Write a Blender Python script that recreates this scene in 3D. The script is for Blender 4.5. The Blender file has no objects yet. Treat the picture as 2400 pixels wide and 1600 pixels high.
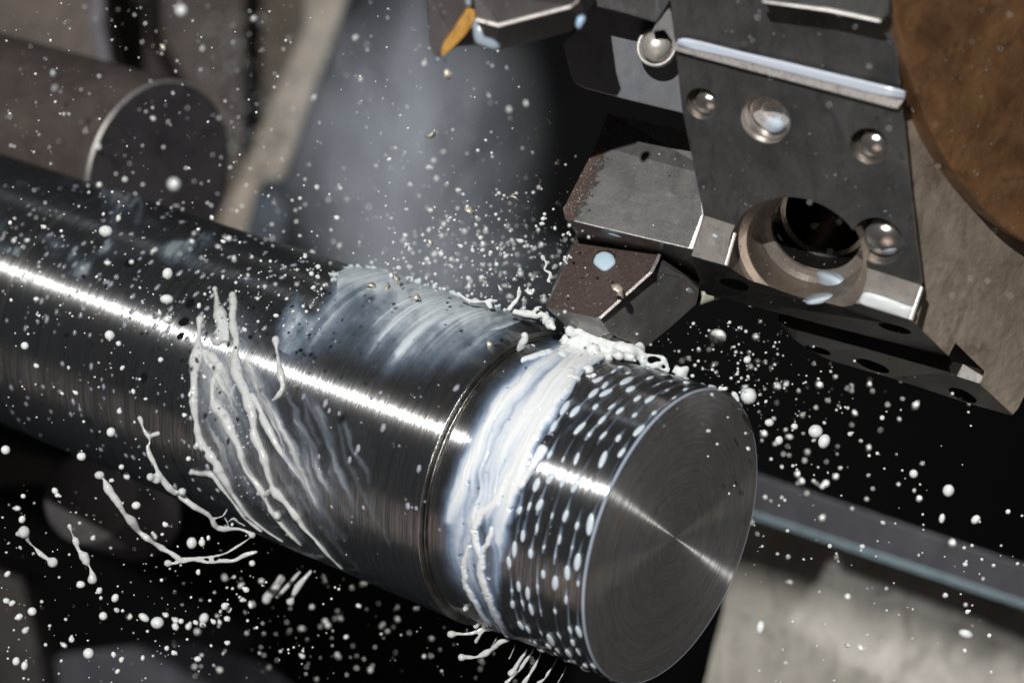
import bpy, bmesh, math, random
import numpy as np
from mathutils import Vector, Matrix, noise
random.seed(7); rng = np.random.default_rng(7)
R_ = math.radians
sc = bpy.context.scene
sc.unit_settings.system = 'METRIC'; sc.unit_settings.scale_length = 0.01      # one unit is one centimetre
F = 4686.46                      # focal length in pixels of the 2400 px wide photograph
# ------------------------------------------------------------------ camera
cam = bpy.data.cameras.new('camera'); co = bpy.data.objects.new('camera', cam); sc.collection.objects.link(co)
co.rotation_euler = (R_(90), 0, 0); cam.sensor_width = 36; cam.lens = F/2400*36
cam.clip_start = 1; cam.clip_end = 3000
cam.dof.use_dof = True; cam.dof.focus_distance = 40.3; cam.dof.aperture_fstop = 0.135
sc.camera = co
# ------------------------------------------------------------------ world
w = bpy.data.worlds.new('World'); sc.world = w; w.use_nodes = True
bg = w.node_tree.nodes['Background']; bg.inputs[0].default_value = (0.75, 0.85, 1.0, 1); bg.inputs[1].default_value = 0.022
# ------------------------------------------------------------------ bar frame (fitted to the photograph)
AX = Vector((.78536307, -.56366199, -.25591016)).normalized()
E1 = Vector((-.53592777, -.82600554, .1746318)); E1 = (E1-AX*E1.dot(AX)).normalized()
E2 = AX.cross(E1); E2 = -E2 if E2.z < 0 else E2
C0 = Vector((2.40616844, 29.5, -2.89147703))*1.3169
R1, R2 = 3.145, 3.0
# ------------------------------------------------------------------ lamps
def lamp(name, kind, loc, power, size, col=(1, 1, 1), target=(1, 40, -1)):
    l = bpy.data.lights.new(name, kind); o = bpy.data.objects.new(name, l); sc.collection.objects.link(o)
    l.energy = power; l.color = col; o.location = loc
    if kind == 'AREA':
        l.shape = 'DISK'; l.size = size
    else: l.shadow_soft_size = size
    o.rotation_euler = (Vector(target)-Vector(loc)).to_track_quat('-Z', 'Y').to_euler()
    return o
def from_bar(phi, psi, dist, s=4.0):
    p = C0-AX*s; ph, ps = R_(phi), R_(psi)
    return p+dist*(math.cos(ps)*(math.cos(ph)*E1+math.sin(ph)*E2)+math.sin(ps)*AX)
lamp('flash', 'AREA', from_bar(17.5, 15, 75), 58000, .9, (1, .985, .965))
lamp('machine_lamp_low', 'AREA', from_bar(-56, 28, 60), 3200, 30, (1, .82, .70))
lamp('machine_lamp_high', 'AREA', from_bar(72, 8, 60), 900, 9, (.85, .92, 1))
tl = lamp('tray_lamp', 'AREA', (26, 44, 30), 11000, 22, (1, .97, .92), (15, 60, -10)); tl.data.spread = R_(55)  # added fill lamp, brightens the tray where the flash is blocked
# ------------------------------------------------------------------ colour management
sc.view_settings.view_transform = 'Standard'; sc.view_settings.look = 'None'
sc.view_settings.exposure = 0; sc.view_settings.gamma = 1
sc.cycles.max_bounces = 6; sc.cycles.volume_bounces = 0; sc.cycles.transparent_max_bounces = 12
sc.cycles.use_denoising = True; sc.cycles.caustics_reflective = False; sc.cycles.caustics_refractive = False
sc.cycles.sample_clamp_indirect = 3
sc.cycles.volume_max_steps = 64; sc.cycles.volume_step_rate = 2

# ================================================================== helpers
def at(px, py, Y): return Vector(((px-1200)/F*Y, Y, (800-py)/F*Y))
def zz(x0, y0, k, pts): return [(x0+p[0]/k, y0+p[1]/k)+tuple(p[2:]) for p in pts]
def dd(pts): return [(p[0]/.98, p[1]/.98)+tuple(p[2:]) for p in pts]
def onplane(px, py, P, n):
    d = Vector(((px-1200)/F, 1, (800-py)/F)); return d*(P.dot(n)/d.dot(n))
def tag(o, label=None, cat=None, group=None, kind=None):
    if label: o['label'] = label
    if cat: o['category'] = cat
    if group: o['group'] = group
    if kind: o['kind'] = kind
    return o
def link(name, me, mat, parent=None, loc=None):
    o = bpy.data.objects.new(name, me); sc.collection.objects.link(o)
    if mat and not me.materials: me.materials.append(mat)
    if parent: o.parent = parent
    if loc is not None: o.location = loc
    return o
def empty(name, loc):
    o = bpy.data.objects.new(name, None); sc.collection.objects.link(o); o.location = loc; o.empty_display_size = .3; return o
def mesh_from(verts, faces, name, smooth=True):
    me = bpy.data.meshes.new(name); me.from_pydata([tuple(v) for v in verts], [], faces); me.update()
    if smooth: me.polygons.foreach_set('use_smooth', [True]*len(me.polygons))
    return me
def setorigin(verts):
    c = sum((Vector(v) for v in verts), Vector())/len(verts); return c
def child(parent, o):
    """parent a world-space object to an unrotated empty or mesh"""
    o.parent = parent; o.location = o.location-world_loc(parent); return o
def world_loc(o):
    l = o.location.copy()
    while o.parent: o = o.parent; l += o.location
    return l

# ------------------------------------------------------------------ materials
def newmat(name):
    m = bpy.data.materials.new(name); m.use_nodes = True; nt = m.node_tree
    return m, nt, nt.nodes['Principled BSDF']
def N(nt, t, **kw):
    n = nt.nodes.new(t)
    for k, v in kw.items():
        if k.startswith('i_'): n.inputs[k[2:].replace('_', ' ')].default_value = v
        else: setattr(n, k, v)
    return n
def ramp(nt, src, stops):
    r = nt.nodes.new('ShaderNodeValToRGB'); e = r.color_ramp.elements
    while len(e) < len(stops): e.new(.5)
    for i, (p, c) in enumerate(stops):
        e[i].position = p; e[i].color = c if len(c) == 4 else (*c, 1)
    nt.links.new(src, r.inputs[0]); return r.outputs[0]
def noise_(nt, scale, detail=6, rough=.6, vec=None, dist=0):
    n = N(nt, 'ShaderNodeTexNoise'); n.inputs['Scale'].default_value = scale; n.inputs['Detail'].default_value = detail
    n.inputs['Roughness'].default_value = rough; n.inputs['Distortion'].default_value = dist
    if vec is not None: nt.links.new(vec, n.inputs['Vector'])
    return n.outputs['Fac']
def objco(nt): return N(nt, 'ShaderNodeTexCoord').outputs['Object']
def mapping(nt, vec, scale, rot=(0, 0, 0)):
    m = N(nt, 'ShaderNodeMapping'); m.inputs['Scale'].default_value = scale; m.inputs['Rotation'].default_value = rot
    nt.links.new(vec, m.inputs['Vector']); return m.outputs[0]
def math_(nt, op, a, b=None, c=None, clamp=False):
    m = N(nt, 'ShaderNodeMath', operation=op); m.use_clamp = clamp
    for i, x in enumerate((a, b, c)):
        if x is None: continue
        if isinstance(x, (int, float)): m.inputs[i].default_value = x
        else: nt.links.new(x, m.inputs[i])
    return m.outputs[0]
def mixc(nt, fac, a, b):
    m = N(nt, 'ShaderNodeMix', data_type='RGBA')
    if isinstance(fac, (int, float)): m.inputs[0].default_value = fac
    else: nt.links.new(fac, m.inputs[0])
    for k, x in ((6, a), (7, b)):
        if isinstance(x, tuple): m.inputs[k].default_value = (*x, 1) if len(x) == 3 else x
        else: nt.links.new(x, m.inputs[k])
    return m.outputs[2]
def bump(nt, b, h, strength=.3, dist=.02):
    n = N(nt, 'ShaderNodeBump'); n.inputs['Strength'].default_value = strength; n.inputs['Distance'].default_value = dist
    nt.links.new(h, n.inputs['Height']); nt.links.new(n.outputs[0], b.inputs['Normal'])

def metal(name, c1, c2, rough=(.3, .6), met=.7, scale=1.0, grain=30, bstr=.25, rust=None, speck=None, stain=(.12, .13, .15), stain_amt=.5, streak=None, spots=0, wet=0):
    m, nt, b = newmat(name); oc = objco(nt)
    big = noise_(nt, 0.9*scale, 8, .65, oc, .4); fine = noise_(nt, grain*scale, 4, .6, oc)
    v = oc
    col = mixc(nt, ramp(nt, big, [(.35, (0, 0, 0)), (.7, (1, 1, 1))]), c1, c2)
    st = noise_(nt, 2.2*scale, 10, .7, mapping(nt, oc, streak or (1, 1, .35)), 1.2)
    col = mixc(nt, math_(nt, 'MULTIPLY', ramp(nt, st, [(.5, (0, 0, 0)), (.68, (1, 1, 1))]), stain_amt), col, stain)
    fr = math_(nt, 'MULTIPLY', math_(nt, 'SUBTRACT', fine, .5), .5)
    hsv = N(nt, 'ShaderNodeHueSaturation'); nt.links.new(col, hsv.inputs['Color']); nt.links.new(math_(nt, 'ADD', 1.0, fr), hsv.inputs['Value'])
    col = hsv.outputs[0]
    rv = math_(nt, 'MULTIPLY_ADD', noise_(nt, 3.5*scale, 6, .6, oc), rough[1]-rough[0], rough[0])
    h = fine
    if rust:
        P, d, ln, rc = rust                     # rust grows away from a worn edge: point, direction, length
        vm = N(nt, 'ShaderNodeVectorMath', operation='DOT_PRODUCT'); nt.links.new(oc, vm.inputs[0]); vm.inputs[1].default_value = tuple(d)
        t = math_(nt, 'DIVIDE', math_(nt, 'SUBTRACT', vm.outputs['Value'], P.dot(d)), ln)
        rn = noise_(nt, 5, 8, .75, oc, .5)
        msk = ramp(nt, math_(nt, 'ADD', math_(nt, 'MULTIPLY', math_(nt, 'SUBTRACT', rn, .5), 2.2), math_(nt, 'SUBTRACT', 1.0, t)), [(.45, (0, 0, 0)), (.62, (1, 1, 1))])
        rcol = mixc(nt, noise_(nt, 14, 6, .7, oc), rc, tuple(x*.35 for x in rc))
        col = mixc(nt, msk, col, rcol)
        rv = math_(nt, 'SUBTRACT', rv, math_(nt, 'MULTIPLY', msk, .22))
        h = math_(nt, 'ADD', math_(nt, 'MULTIPLY', fine, .3), math_(nt, 'MULTIPLY', math_(nt, 'MULTIPLY', math_(nt, 'ADD', noise_(nt, 20, 5, .75, oc), noise_(nt, 8, 4, .7, oc)), msk), 3.5))
    if spots:
        vo = N(nt, 'ShaderNodeTexVoronoi'); vo.inputs['Scale'].default_value = spots; nt.links.new(mapping(nt, oc, (1, 1, 1.6)), vo.inputs['Vector'])
        sp = ramp(nt, math_(nt, 'ADD', vo.outputs['Distance'], math_(nt, 'MULTIPLY', noise_(nt, 2, 3, .5, oc), .5)), [(.3, (1, 1, 1)), (.36, (0, 0, 0))])
        col = mixc(nt, sp, col, (.01, .01, .01))
    nt.links.new(col, b.inputs['Base Color']); nt.links.new(rv, b.inputs['Roughness']); b.inputs['Metallic'].default_value = met
    if wet:
        wm = ramp(nt, noise_(nt, 1.6, 5, .6, oc, .6), [(.42, (0, 0, 0)), (.55, (1, 1, 1))]); nt.links.new(math_(nt, 'MULTIPLY', wm, wet), b.inputs['Coat Weight']); b.inputs['Coat Roughness'].default_value = .08
        h = math_(nt, 'ADD', h, math_(nt, 'MULTIPLY', noise_(nt, 5, 3, .5, oc, .5), .4))
    bump(nt, b, h, bstr, .02)
    return m

def bar_material():
    m, nt, b = newmat('turned_steel'); oc = objco(nt)
    sx = N(nt, 'ShaderNodeSeparateXYZ'); nt.links.new(oc, sx.inputs[0])
    r = math_(nt, 'SQRT', math_(nt, 'ADD', math_(nt, 'POWER', sx.outputs[0], 2.0), math_(nt, 'POWER', sx.outputs[1], 2.0)))
    sr = math_(nt, 'ADD', sx.outputs[2], r)
    def grooves(fr, tang, detail=4):
        cx = N(nt, 'ShaderNodeCombineXYZ')
        nt.links.new(math_(nt, 'MULTIPLY', sx.outputs[0], tang), cx.inputs[0]); nt.links.new(math_(nt, 'MULTIPLY', sx.outputs[1], tang), cx.inputs[1])
        nt.links.new(math_(nt, 'MULTIPLY', sr, fr), cx.inputs[2])
        return noise_(nt, 1, detail, .65, cx.outputs[0])
    g = grooves(26, .3, 5); g2 = grooves(9, .6, 5); big = noise_(nt, .55, 5, .6, oc, .8)
    face = ramp(nt, sx.outputs[2], [(.49, (0, 0, 0)), (.5, (1, 1, 1))])
    # face smears: dark swirls left by the tool and dried fluid
    swv = N(nt, 'ShaderNodeCombineXYZ'); nt.links.new(math_(nt, 'MULTIPLY', sx.outputs[0], .8), swv.inputs[0]); nt.links.new(math_(nt, 'MULTIPLY', sx.outputs[1], .8), swv.inputs[1]); nt.links.new(math_(nt, 'MULTIPLY', r, 3.2), swv.inputs[2])
    sw = noise_(nt, 1.0, 9, .72, swv.outputs[0], 1.1)
    onface = math_(nt, 'GREATER_THAN', sx.outputs[2], -.03)
    swm = math_(nt, 'MULTIPLY', ramp(nt, sw, [(.42, (0, 0, 0)), (.62, (1, 1, 1))]), onface)
    col = mixc(nt, big, (.40, .40, .41), (.56, .565, .57))
    col = mixc(nt, math_(nt, 'MULTIPLY', ramp(nt, g, [(.3, (1, 1, 1)), (.55, (0, 0, 0))]), .55), col, (.2, .19, .18))
    col = mixc(nt, math_(nt, 'MULTIPLY', swm, .5), col, (.15, .135, .12))
    # hair-fine dried fluid lines on the face
    vo = N(nt, 'ShaderNodeTexVoronoi', feature='DISTANCE_TO_EDGE'); vo.inputs['Scale'].default_value = .9
    wv = N(nt, 'ShaderNodeVectorMath', operation='ADD'); nt.links.new(oc, wv.inputs[0])
    wn = N(nt, 'ShaderNodeTexNoise'); wn.inputs['Scale'].default_value = 1.6; wn.inputs['Detail'].default_value = 6; nt.links.new(oc, wn.inputs['Vector'])
    ws = N(nt, 'ShaderNodeVectorMath', operation='SCALE'); ws.inputs['Scale'].default_value = 1.6; nt.links.new(wn.outputs['Color'], ws.inputs[0])
    nt.links.new(ws.outputs[0], wv.inputs[1]); nt.links.new(wv.outputs[0], vo.inputs['Vector'])
    ln = math_(nt, 'MULTIPLY', math_(nt, 'MULTIPLY', ramp(nt, vo.outputs['Distance'], [(.0, (1, 1, 1)), (.018, (0, 0, 0))]), onface), ramp(nt, noise_(nt, 1.3, 3, .5, oc), [(.45, (0, 0, 0)), (.6, (1, 1, 1))]))
    col = mixc(nt, math_(nt, 'MULTIPLY', ln, .7), col, (.05, .045, .04))
    col = mixc(nt, math_(nt, 'MULTIPLY', onface, .45), col, (.30, .265, .235))  # browner face tone paints in the reflected tray and turret
    # brown heat tint
    col = mixc(nt, math_(nt, 'MULTIPLY', ramp(nt, noise_(nt, .8, 4, .6, oc), [(.45, (0, 0, 0)), (.7, (1, 1, 1))]), .3), col, (.40, .29, .21))
    nt.links.new(col, b.inputs['Base Color']); nt.links.new(math_(nt, 'SUBTRACT', .88, math_(nt, 'MULTIPLY', onface, .52)), b.inputs['Metallic'])
    rv = math_(nt, 'MULTIPLY_ADD', g2, .22, .2)
    nt.links.new(math_(nt, 'ADD', rv, math_(nt, 'MULTIPLY', onface, .34)), b.inputs['Roughness'])
    nt.links.new(math_(nt, 'SUBTRACT', 1.0, math_(nt, 'MULTIPLY', onface, .35)), b.inputs['Anisotropic']); b.inputs['Anisotropic Rotation'].default_value = .25
    t = N(nt, 'ShaderNodeTangent', direction_type='RADIAL', axis='Z'); nt.links.new(t.outputs[0], b.inputs['Tangent'])
    hgt = math_(nt, 'ADD', g, math_(nt, 'MULTIPLY', g2, 1.2)); bump(nt, b, hgt, .6, .014)
    # polished tops of the grooves: a second, tighter lobe
    b2 = N(nt, 'ShaderNodeBsdfAnisotropic', distribution='GGX'); nt.links.new(math_(nt, 'MULTIPLY_ADD', math_(nt, 'SUBTRACT', g, .5), math_(nt, 'SUBTRACT', .75, math_(nt, 'MULTIPLY', onface, .45)), .235), b2.inputs['Roughness']); b2.inputs['Anisotropy'].default_value = .80; b2.inputs['Rotation'].default_value = 0
    nt.links.new(mixc(nt, onface, (.62, .62, .62), (1.0, .98, .95)), b2.inputs['Color']); nt.links.new(t.outputs[0], b2.inputs['Tangent'])
    bump(nt, b2, hgt, .5, .014); mx = N(nt, 'ShaderNodeMixShader'); nt.links.new(math_(nt, 'MULTIPLY', ramp(nt, g, [(.3, (.45, .45, .45)), (.6, (.85, .85, .85))]), math_(nt, 'SUBTRACT', 1.0, math_(nt, 'MULTIPLY', onface, .35))), mx.inputs[0])
    nt.links.new(b.outputs[0], mx.inputs[1]); nt.links.new(b2.outputs[0], mx.inputs[2]); nt.links.new(mx.outputs[0], nt.nodes['Material Output'].inputs[0])
    return m

def milk(name, base=(.83, .86, .84), rough=.12, sss=.25):
    m, nt, b = newmat(name)
    b.inputs['Base Color'].default_value = (*base, 1); b.inputs['Roughness'].default_value = rough
    b.inputs['Subsurface Weight'].default_value = sss; b.inputs['Subsurface Radius'].default_value = (.12, .11, .1); b.inputs['Subsurface Scale'].default_value = .6
    b.inputs['Coat Weight'].default_value = .4; b.inputs['Coat Roughness'].default_value = .03
    return m

def film_material(name, blue, cream, amax=1.0, gain=1.0, st=(.05, .4, .8)):
    """emulsion whose opacity and colour follow the thickness stored on the mesh"""
    m, nt, b = newmat(name); at_ = N(nt, 'ShaderNodeAttribute', attribute_name='thick'); f = at_.outputs['Fac']; oc = objco(nt)
    fine = noise_(nt, 6, 6, .65, oc, .6)
    f2 = math_(nt, 'ADD', f, math_(nt, 'MULTIPLY', math_(nt, 'SUBTRACT', fine, .5), .2))
    col = ramp(nt, f2, [(st[0], tuple(x*.6 for x in blue)), (st[1], blue), (st[2], cream)])
    nt.links.new(col, b.inputs['Base Color'])
    al = math_(nt, 'MULTIPLY', math_(nt, 'POWER', math_(nt, 'MULTIPLY', f2, gain, clamp=True), 1.1), amax, clamp=True)
    nt.links.new(al, b.inputs['Alpha'])
    b.inputs['Roughness'].default_value = .16; b.inputs['Coat Weight'].default_value = .3; b.inputs['Coat Roughness'].default_value = .05
    bump(nt, b, noise_(nt, 9, 4, .6, oc, .8), .25, .03)
    return m

MB = bar_material()
M_MILK = milk('coolant_white'); M_BEAD = milk('coolant_bead', (.66, .74, .8), .1, .15)
M_DARK = metal('dark_holder_steel', (.055, .055, .054), (.11, .108, .104), (.28, .55), .45, 1, 34, .3, stain=(.035, .04, .05), stain_amt=.75, streak=(1.6, 1, .3), wet=.6)
M_CLEAN = metal('machined_chamfer_steel', (.42, .40, .37), (.58, .55, .52), (.28, .5), .55, 2, 30, .3)
M_BORE = metal('bore_steel', (.34, .31, .28), (.52, .48, .44), (.18, .34), .6, 1.5, 14, .06, stain_amt=.35, wet=.5, stain=(.15, .12, .10))
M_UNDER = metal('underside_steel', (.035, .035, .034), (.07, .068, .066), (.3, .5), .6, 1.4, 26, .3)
M_UNDER2 = metal('speckled_underside_steel', (.16, .15, .14), (.24, .225, .21), (.3, .5), .4, 1.4, 26, .3, spots=3.2)
M_BRIGHT = metal('bright_edge_steel', (.75, .71, .68), (.9, .86, .82), (.2, .35), .5, 4, 20, .1)
M_DISC = metal('turret_brown_steel', (.13, .065, .032), (.32, .17, .075), (.35, .55), .25, .8, 14, .5, stain=(.07, .038, .02), stain_amt=.75, streak=(1, 1, 1), wet=.4)

# ------------------------------------------------------------------ solids from traced facets
def facet_solid(name, verts, faces, back, mat, parent=None, bev=.012, cutters=(), mats=None, matidx=None, label=None):
    """verts: {key:(px,py,Y)}; faces: key lists; the shell is pushed back along `back` into a closed solid"""
    keys = list(verts); P = [at(*verts[k]) if not isinstance(verts[k], Vector) else verts[k] for k in keys]
    c = setorigin(P); bm = bmesh.new(); bv = {k: bm.verts.new(p-c) for k, p in zip(keys, P)}
    front = []
    for i, f in enumerate(faces):
        fc = bm.faces.new([bv[k] for k in f]); front.append(fc)
        if matidx: fc.material_index = matidx[i]
    ex = bmesh.ops.extrude_face_region(bm, geom=[f for f in bm.faces])
    nv = [g for g in ex['geom'] if isinstance(g, bmesh.types.BMVert)]
    nf = [g for g in ex['geom'] if isinstance(g, bmesh.types.BMFace)]
    bmesh.ops.translate(bm, verts=nv, vec=back)
    for f in nf: f.material_index = 0
    bmesh.ops.triangulate(bm, faces=[f for f in bm.faces if len(f.verts) > 4])
    bmesh.ops.recalc_face_normals(bm, faces=bm.faces[:])
    if bev:
        ed = [e for e in bm.edges if len(e.link_faces) == 2 and e.calc_face_angle(0) > .3]
        bmesh.ops.bevel(bm, geom=ed, offset=bev, segments=2, affect='EDGES', profile=.6, clamp_overlap=True)
        bmesh.ops.recalc_face_normals(bm, faces=bm.faces[:])
    me = bpy.data.meshes.new(name); bm.to_mesh(me); bm.free()
    o = bpy.data.objects.new(name, me); sc.collection.objects.link(o); o.location = c
    for mm in (mats or [mat]): me.materials.append(mm)
    if cutters:
        for cu in cutters:
            md = o.modifiers.new('b', 'BOOLEAN'); md.operation = 'DIFFERENCE'; md.solver = 'EXACT'; md.object = cu; md.material_mode = 'TRANSFER'
        bpy.context.view_layer.update()
        ev = o.evaluated_get(bpy.context.evaluated_depsgraph_get()); nm = bpy.data.meshes.new_from_object(ev)
        o.modifiers.clear(); o.data = nm; nm.name = name
        for cu in cutters: bpy.data.objects.remove(cu)
    if parent: child(parent, o)
    return o
def lathe_mesh(profile, seg=96, name='lathe', closed=False, smooth=True):
    v = []; f = []; n = len(profile)
    for (z, r) in profile:
        for k in range(seg):
            t = 2*math.pi*k/seg; v.append((r*math.cos(t), r*math.sin(t), z))
    for i in range(n-1):
        for k in range(seg):
            k2 = (k+1) % seg; f.append((i*seg+k, i*seg+k2, (i+1)*seg+k2, (i+1)*seg+k))
    if closed: f.append(tuple(range(seg))[::-1]); f.append(tuple((n-1)*seg+k for k in range(seg)))
    me = mesh_from(v, f, name, smooth)
    return me
def frame(origin, zdir):
    q = Vector(zdir).to_track_quat('Z', 'Y'); return Matrix.Translation(origin) @ q.to_matrix().to_4x4()
def cutter(P, axis_in, profile, mat, seg=64, mats=None, segm=None):
    """solid of revolution; profile (depth, radius), depth along axis_in"""
    me = lathe_mesh(profile, seg, 'cut', True, False)
    for q in (mats or [mat]): me.materials.append(q)
    if segm:
        for i_, p_ in enumerate(me.polygons): p_.material_index = segm[min(i_//seg, len(segm)-1)]
    bm = bmesh.new(); bm.from_mesh(me); bmesh.ops.recalc_face_normals(bm, faces=bm.faces[:]); bm.to_mesh(me); bm.free()
    o = bpy.data.objects.new('cut', me); sc.collection.objects.link(o); o.matrix_world = frame(P, axis_in); return o
def prism(name, pts, Y, back, mat, parent=None, bev=.01, n=None, P=None, label=None):
    """one planar outline traced at depth Y (or on plane P,n) with thickness `back`"""
    if n is not None: vs = {i: onplane(p[0], p[1], P, n) for i, p in enumerate(pts)}
    else: vs = {i: (p[0], p[1], p[2] if len(p) > 2 else Y) for i, p in enumerate(pts)}
    return facet_solid(name, vs, [list(range(len(pts)))], Vector(back), mat, parent, bev)

# ================================================================== THE BAR
prof = [(0, .0), (0, 2.97), (-.03, 3.0), (-3.60, 3.0), (-3.74, 3.0), (-3.75, 2.95), (-3.785, 2.95), (-3.79, 3.04), (-3.80, 3.045), (-3.81, 2.99), (-3.83, 2.99), (-3.845, 3.15), (-3.86, 3.16), (-3.875, 3.145),
        (-16.55, 3.145), (-16.58, 3.10), (-16.66, 3.10), (-16.70, 3.15), (-30, 3.15)]
seg = 256; v = []; f = []
def refine(pr):
    out = [pr[0]]
    for a, b in zip(pr, pr[1:]):
        k = max(1, int(abs(a[0]-b[0])/1.5)); out += [(a[0]+(b[0]-a[0])*i/k, a[1]+(b[1]-a[1])*i/k) for i in range(1, k+1)]
    return out
Mbar = Matrix(((E1.x, -E2.x, AX.x, C0.x), (E1.y, -E2.y, AX.y, C0.y), (E1.z, -E2.z, AX.z, C0.z), (0, 0, 0, 1)))
def bar_mesh(profile, name):
    me = lathe_mesh(profile, seg, name, False, True)
    me.materials.append(MB); return me
def sharp(me, ang=25):
    bm = bmesh.new(); bm.from_mesh(me)
    bmesh.ops.remove_doubles(bm, verts=bm.verts[:], dist=1e-5)
    bmesh.ops.recalc_face_normals(bm, faces=bm.faces[:])
    for e in bm.edges:
        if len(e.link_faces) == 2 and e.calc_face_angle(0) > R_(ang): e.smooth = False
    bm.to_mesh(me); bm.free(); return me
def P3(s, phi, r): return C0-AX*s+r*(math.cos(phi)*E1+math.sin(phi)*E2)
bar = empty('steel_bar', C0); bar.matrix_world = Mbar
tag(bar, 'round turned steel bar with bright end face, wet with coolant, under the cutting tool', 'steel bar')
M_RING = metal('burr_ring_steel', (.22, .215, .21), (.50, .49, .47), (.14, .28), .95, 3, 24, .35, stain=(.3, .24, .18), stain_amt=.4)
def bpart(name, prf, mt=None):
    me = sharp(lathe_mesh(refine(prf), seg, name, False, True)); o = link(name, me, mt or MB); o.parent = bar; return o
bpart('finished_section', prof[:5]); bpart('shoulder_ring', prof[4:14], M_RING); bpart('rough_section', prof[13:])

rim_me = sharp(lathe_mesh([(.003, 2.968), (.008, 2.976), (-.014, 3.0), (-.036, 3.008), (-.044, 3.001)], 256, 'coolant_line'), 60)
RIM = link('coolant_line', rim_me, milk('coolant_rim_film', (.34, .40, .48), .1, 0)); RIM.matrix_world = Mbar
tag(RIM, 'thin pale blue line of coolant clinging to the chamfered rim of the end face', 'coolant')
# ---- cylinder <-> pixel maps (numpy)
a_ = np.array(AX); e1_ = np.array(E1); e2_ = np.array(E2); c_ = np.array(C0)
def proj(p): return 1200+F*p[..., 0]/p[..., 1], 800-F*p[..., 2]/p[..., 1]
def cyl(s, ph, r): return c_-a_*s[..., None]+r[..., None]*(np.cos(ph)[..., None]*e1_+np.sin(ph)[..., None]*e2_)
def hit(px, py, R=R1):
    D = np.array([(px-1200)/F, 1, (800-py)/F]); Dp = D-a_*(D@a_); Cp = c_-a_*(c_@a_)
    A = Dp@Dp; B = -2*Dp@Cp; cc = Cp@Cp-R*R; q = B*B-4*A*cc
    if q < 0:
        t = -B/(2*A); P = t*D-c_; s = -(P@a_); return s, math.atan2(P@e2_, P@e1_), t, False
    t = (-B-q**.5)/(2*A); P = t*D-c_
    return -(P@a_), math.atan2(P@e2_, P@e1_), t, True
def bar_R(s): return R2 if s < 3.62 else R1
def bar_hit(px, py):
    s, ph, t, ok = hit(px, py, R2)
    if not (ok and s < 3.7): s, ph, t, ok = hit(px, py, R1)
    return s, ph, t, ok and s > 0
def seg_dist(X, Y, pts, closed=False):
    """distance and local width from point grids to a polyline of (x,y[,w])"""
    best = np.full(X.shape, 1e9); wid = np.ones(X.shape)
    q = pts+[pts[0]] if closed else pts
    for a, b in zip(q, q[1:]):
        dx, dy = b[0]-a[0], b[1]-a[1]; L = dx*dx+dy*dy+1e-9
        t = np.clip(((X-a[0])*dx+(Y-a[1])*dy)/L, 0, 1); d = np.hypot(X-a[0]-t*dx, Y-a[1]-t*dy)
        wa = a[2] if len(a) > 2 else 1; wb = b[2] if len(b) > 2 else 1
        wl = wa+(wb-wa)*t; key = d/wl < best/wid
        best = np.where(key, d, best); wid = np.where(key, wl, wid)
    return best, wid
def inside(X, Y, pts):
    r = np.zeros(X.shape, bool); n = len(pts)
    for i in range(n):
        x1, y1 = pts[i][:2]; x2, y2 = pts[(i+1) % n][:2]
        c = ((y1 > Y) != (y2 > Y)) & (X < (x2-x1)*(Y-y1)/((y2-y1) or 1e-9)+x1); r ^= c
    return r
def vnoise(X, Y, sx, sy, seed=0, octs=4):
    """tileless value noise on arrays"""
    out = np.zeros(X.shape); amp = 1; tot = 0
    for o in range(octs):
        x = X/sx*2**o+seed*17.3+o*5.1; y = Y/sy*2**o+seed*9.7+o*3.3
        xi = np.floor(x).astype(np.int64); yi = np.floor(y).astype(np.int64); fx = x-xi; fy = y-yi
        fx = fx*fx*(3-2*fx); fy = fy*fy*(3-2*fy)
        def h(i, j):
            n = (i*374761393+j*668265263+seed*69069) & 0xffffffff; n = ((n ^ (n >> 13))*1274126177) & 0xffffffff
            return ((n ^ (n >> 16)) & 0xffff)/65535.
        v_ = (h(xi, yi)*(1-fx)+h(xi+1, yi)*fx)*(1-fy)+(h(xi, yi+1)*(1-fx)+h(xi+1, yi+1)*fx)*fy
        out += amp*v_; tot += amp; amp *= .5
    return out/tot
def sstep(a, b, x):
    t = np.clip((x-a)/(b-a), 0, 1); return t*t*(3-2*t)

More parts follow.
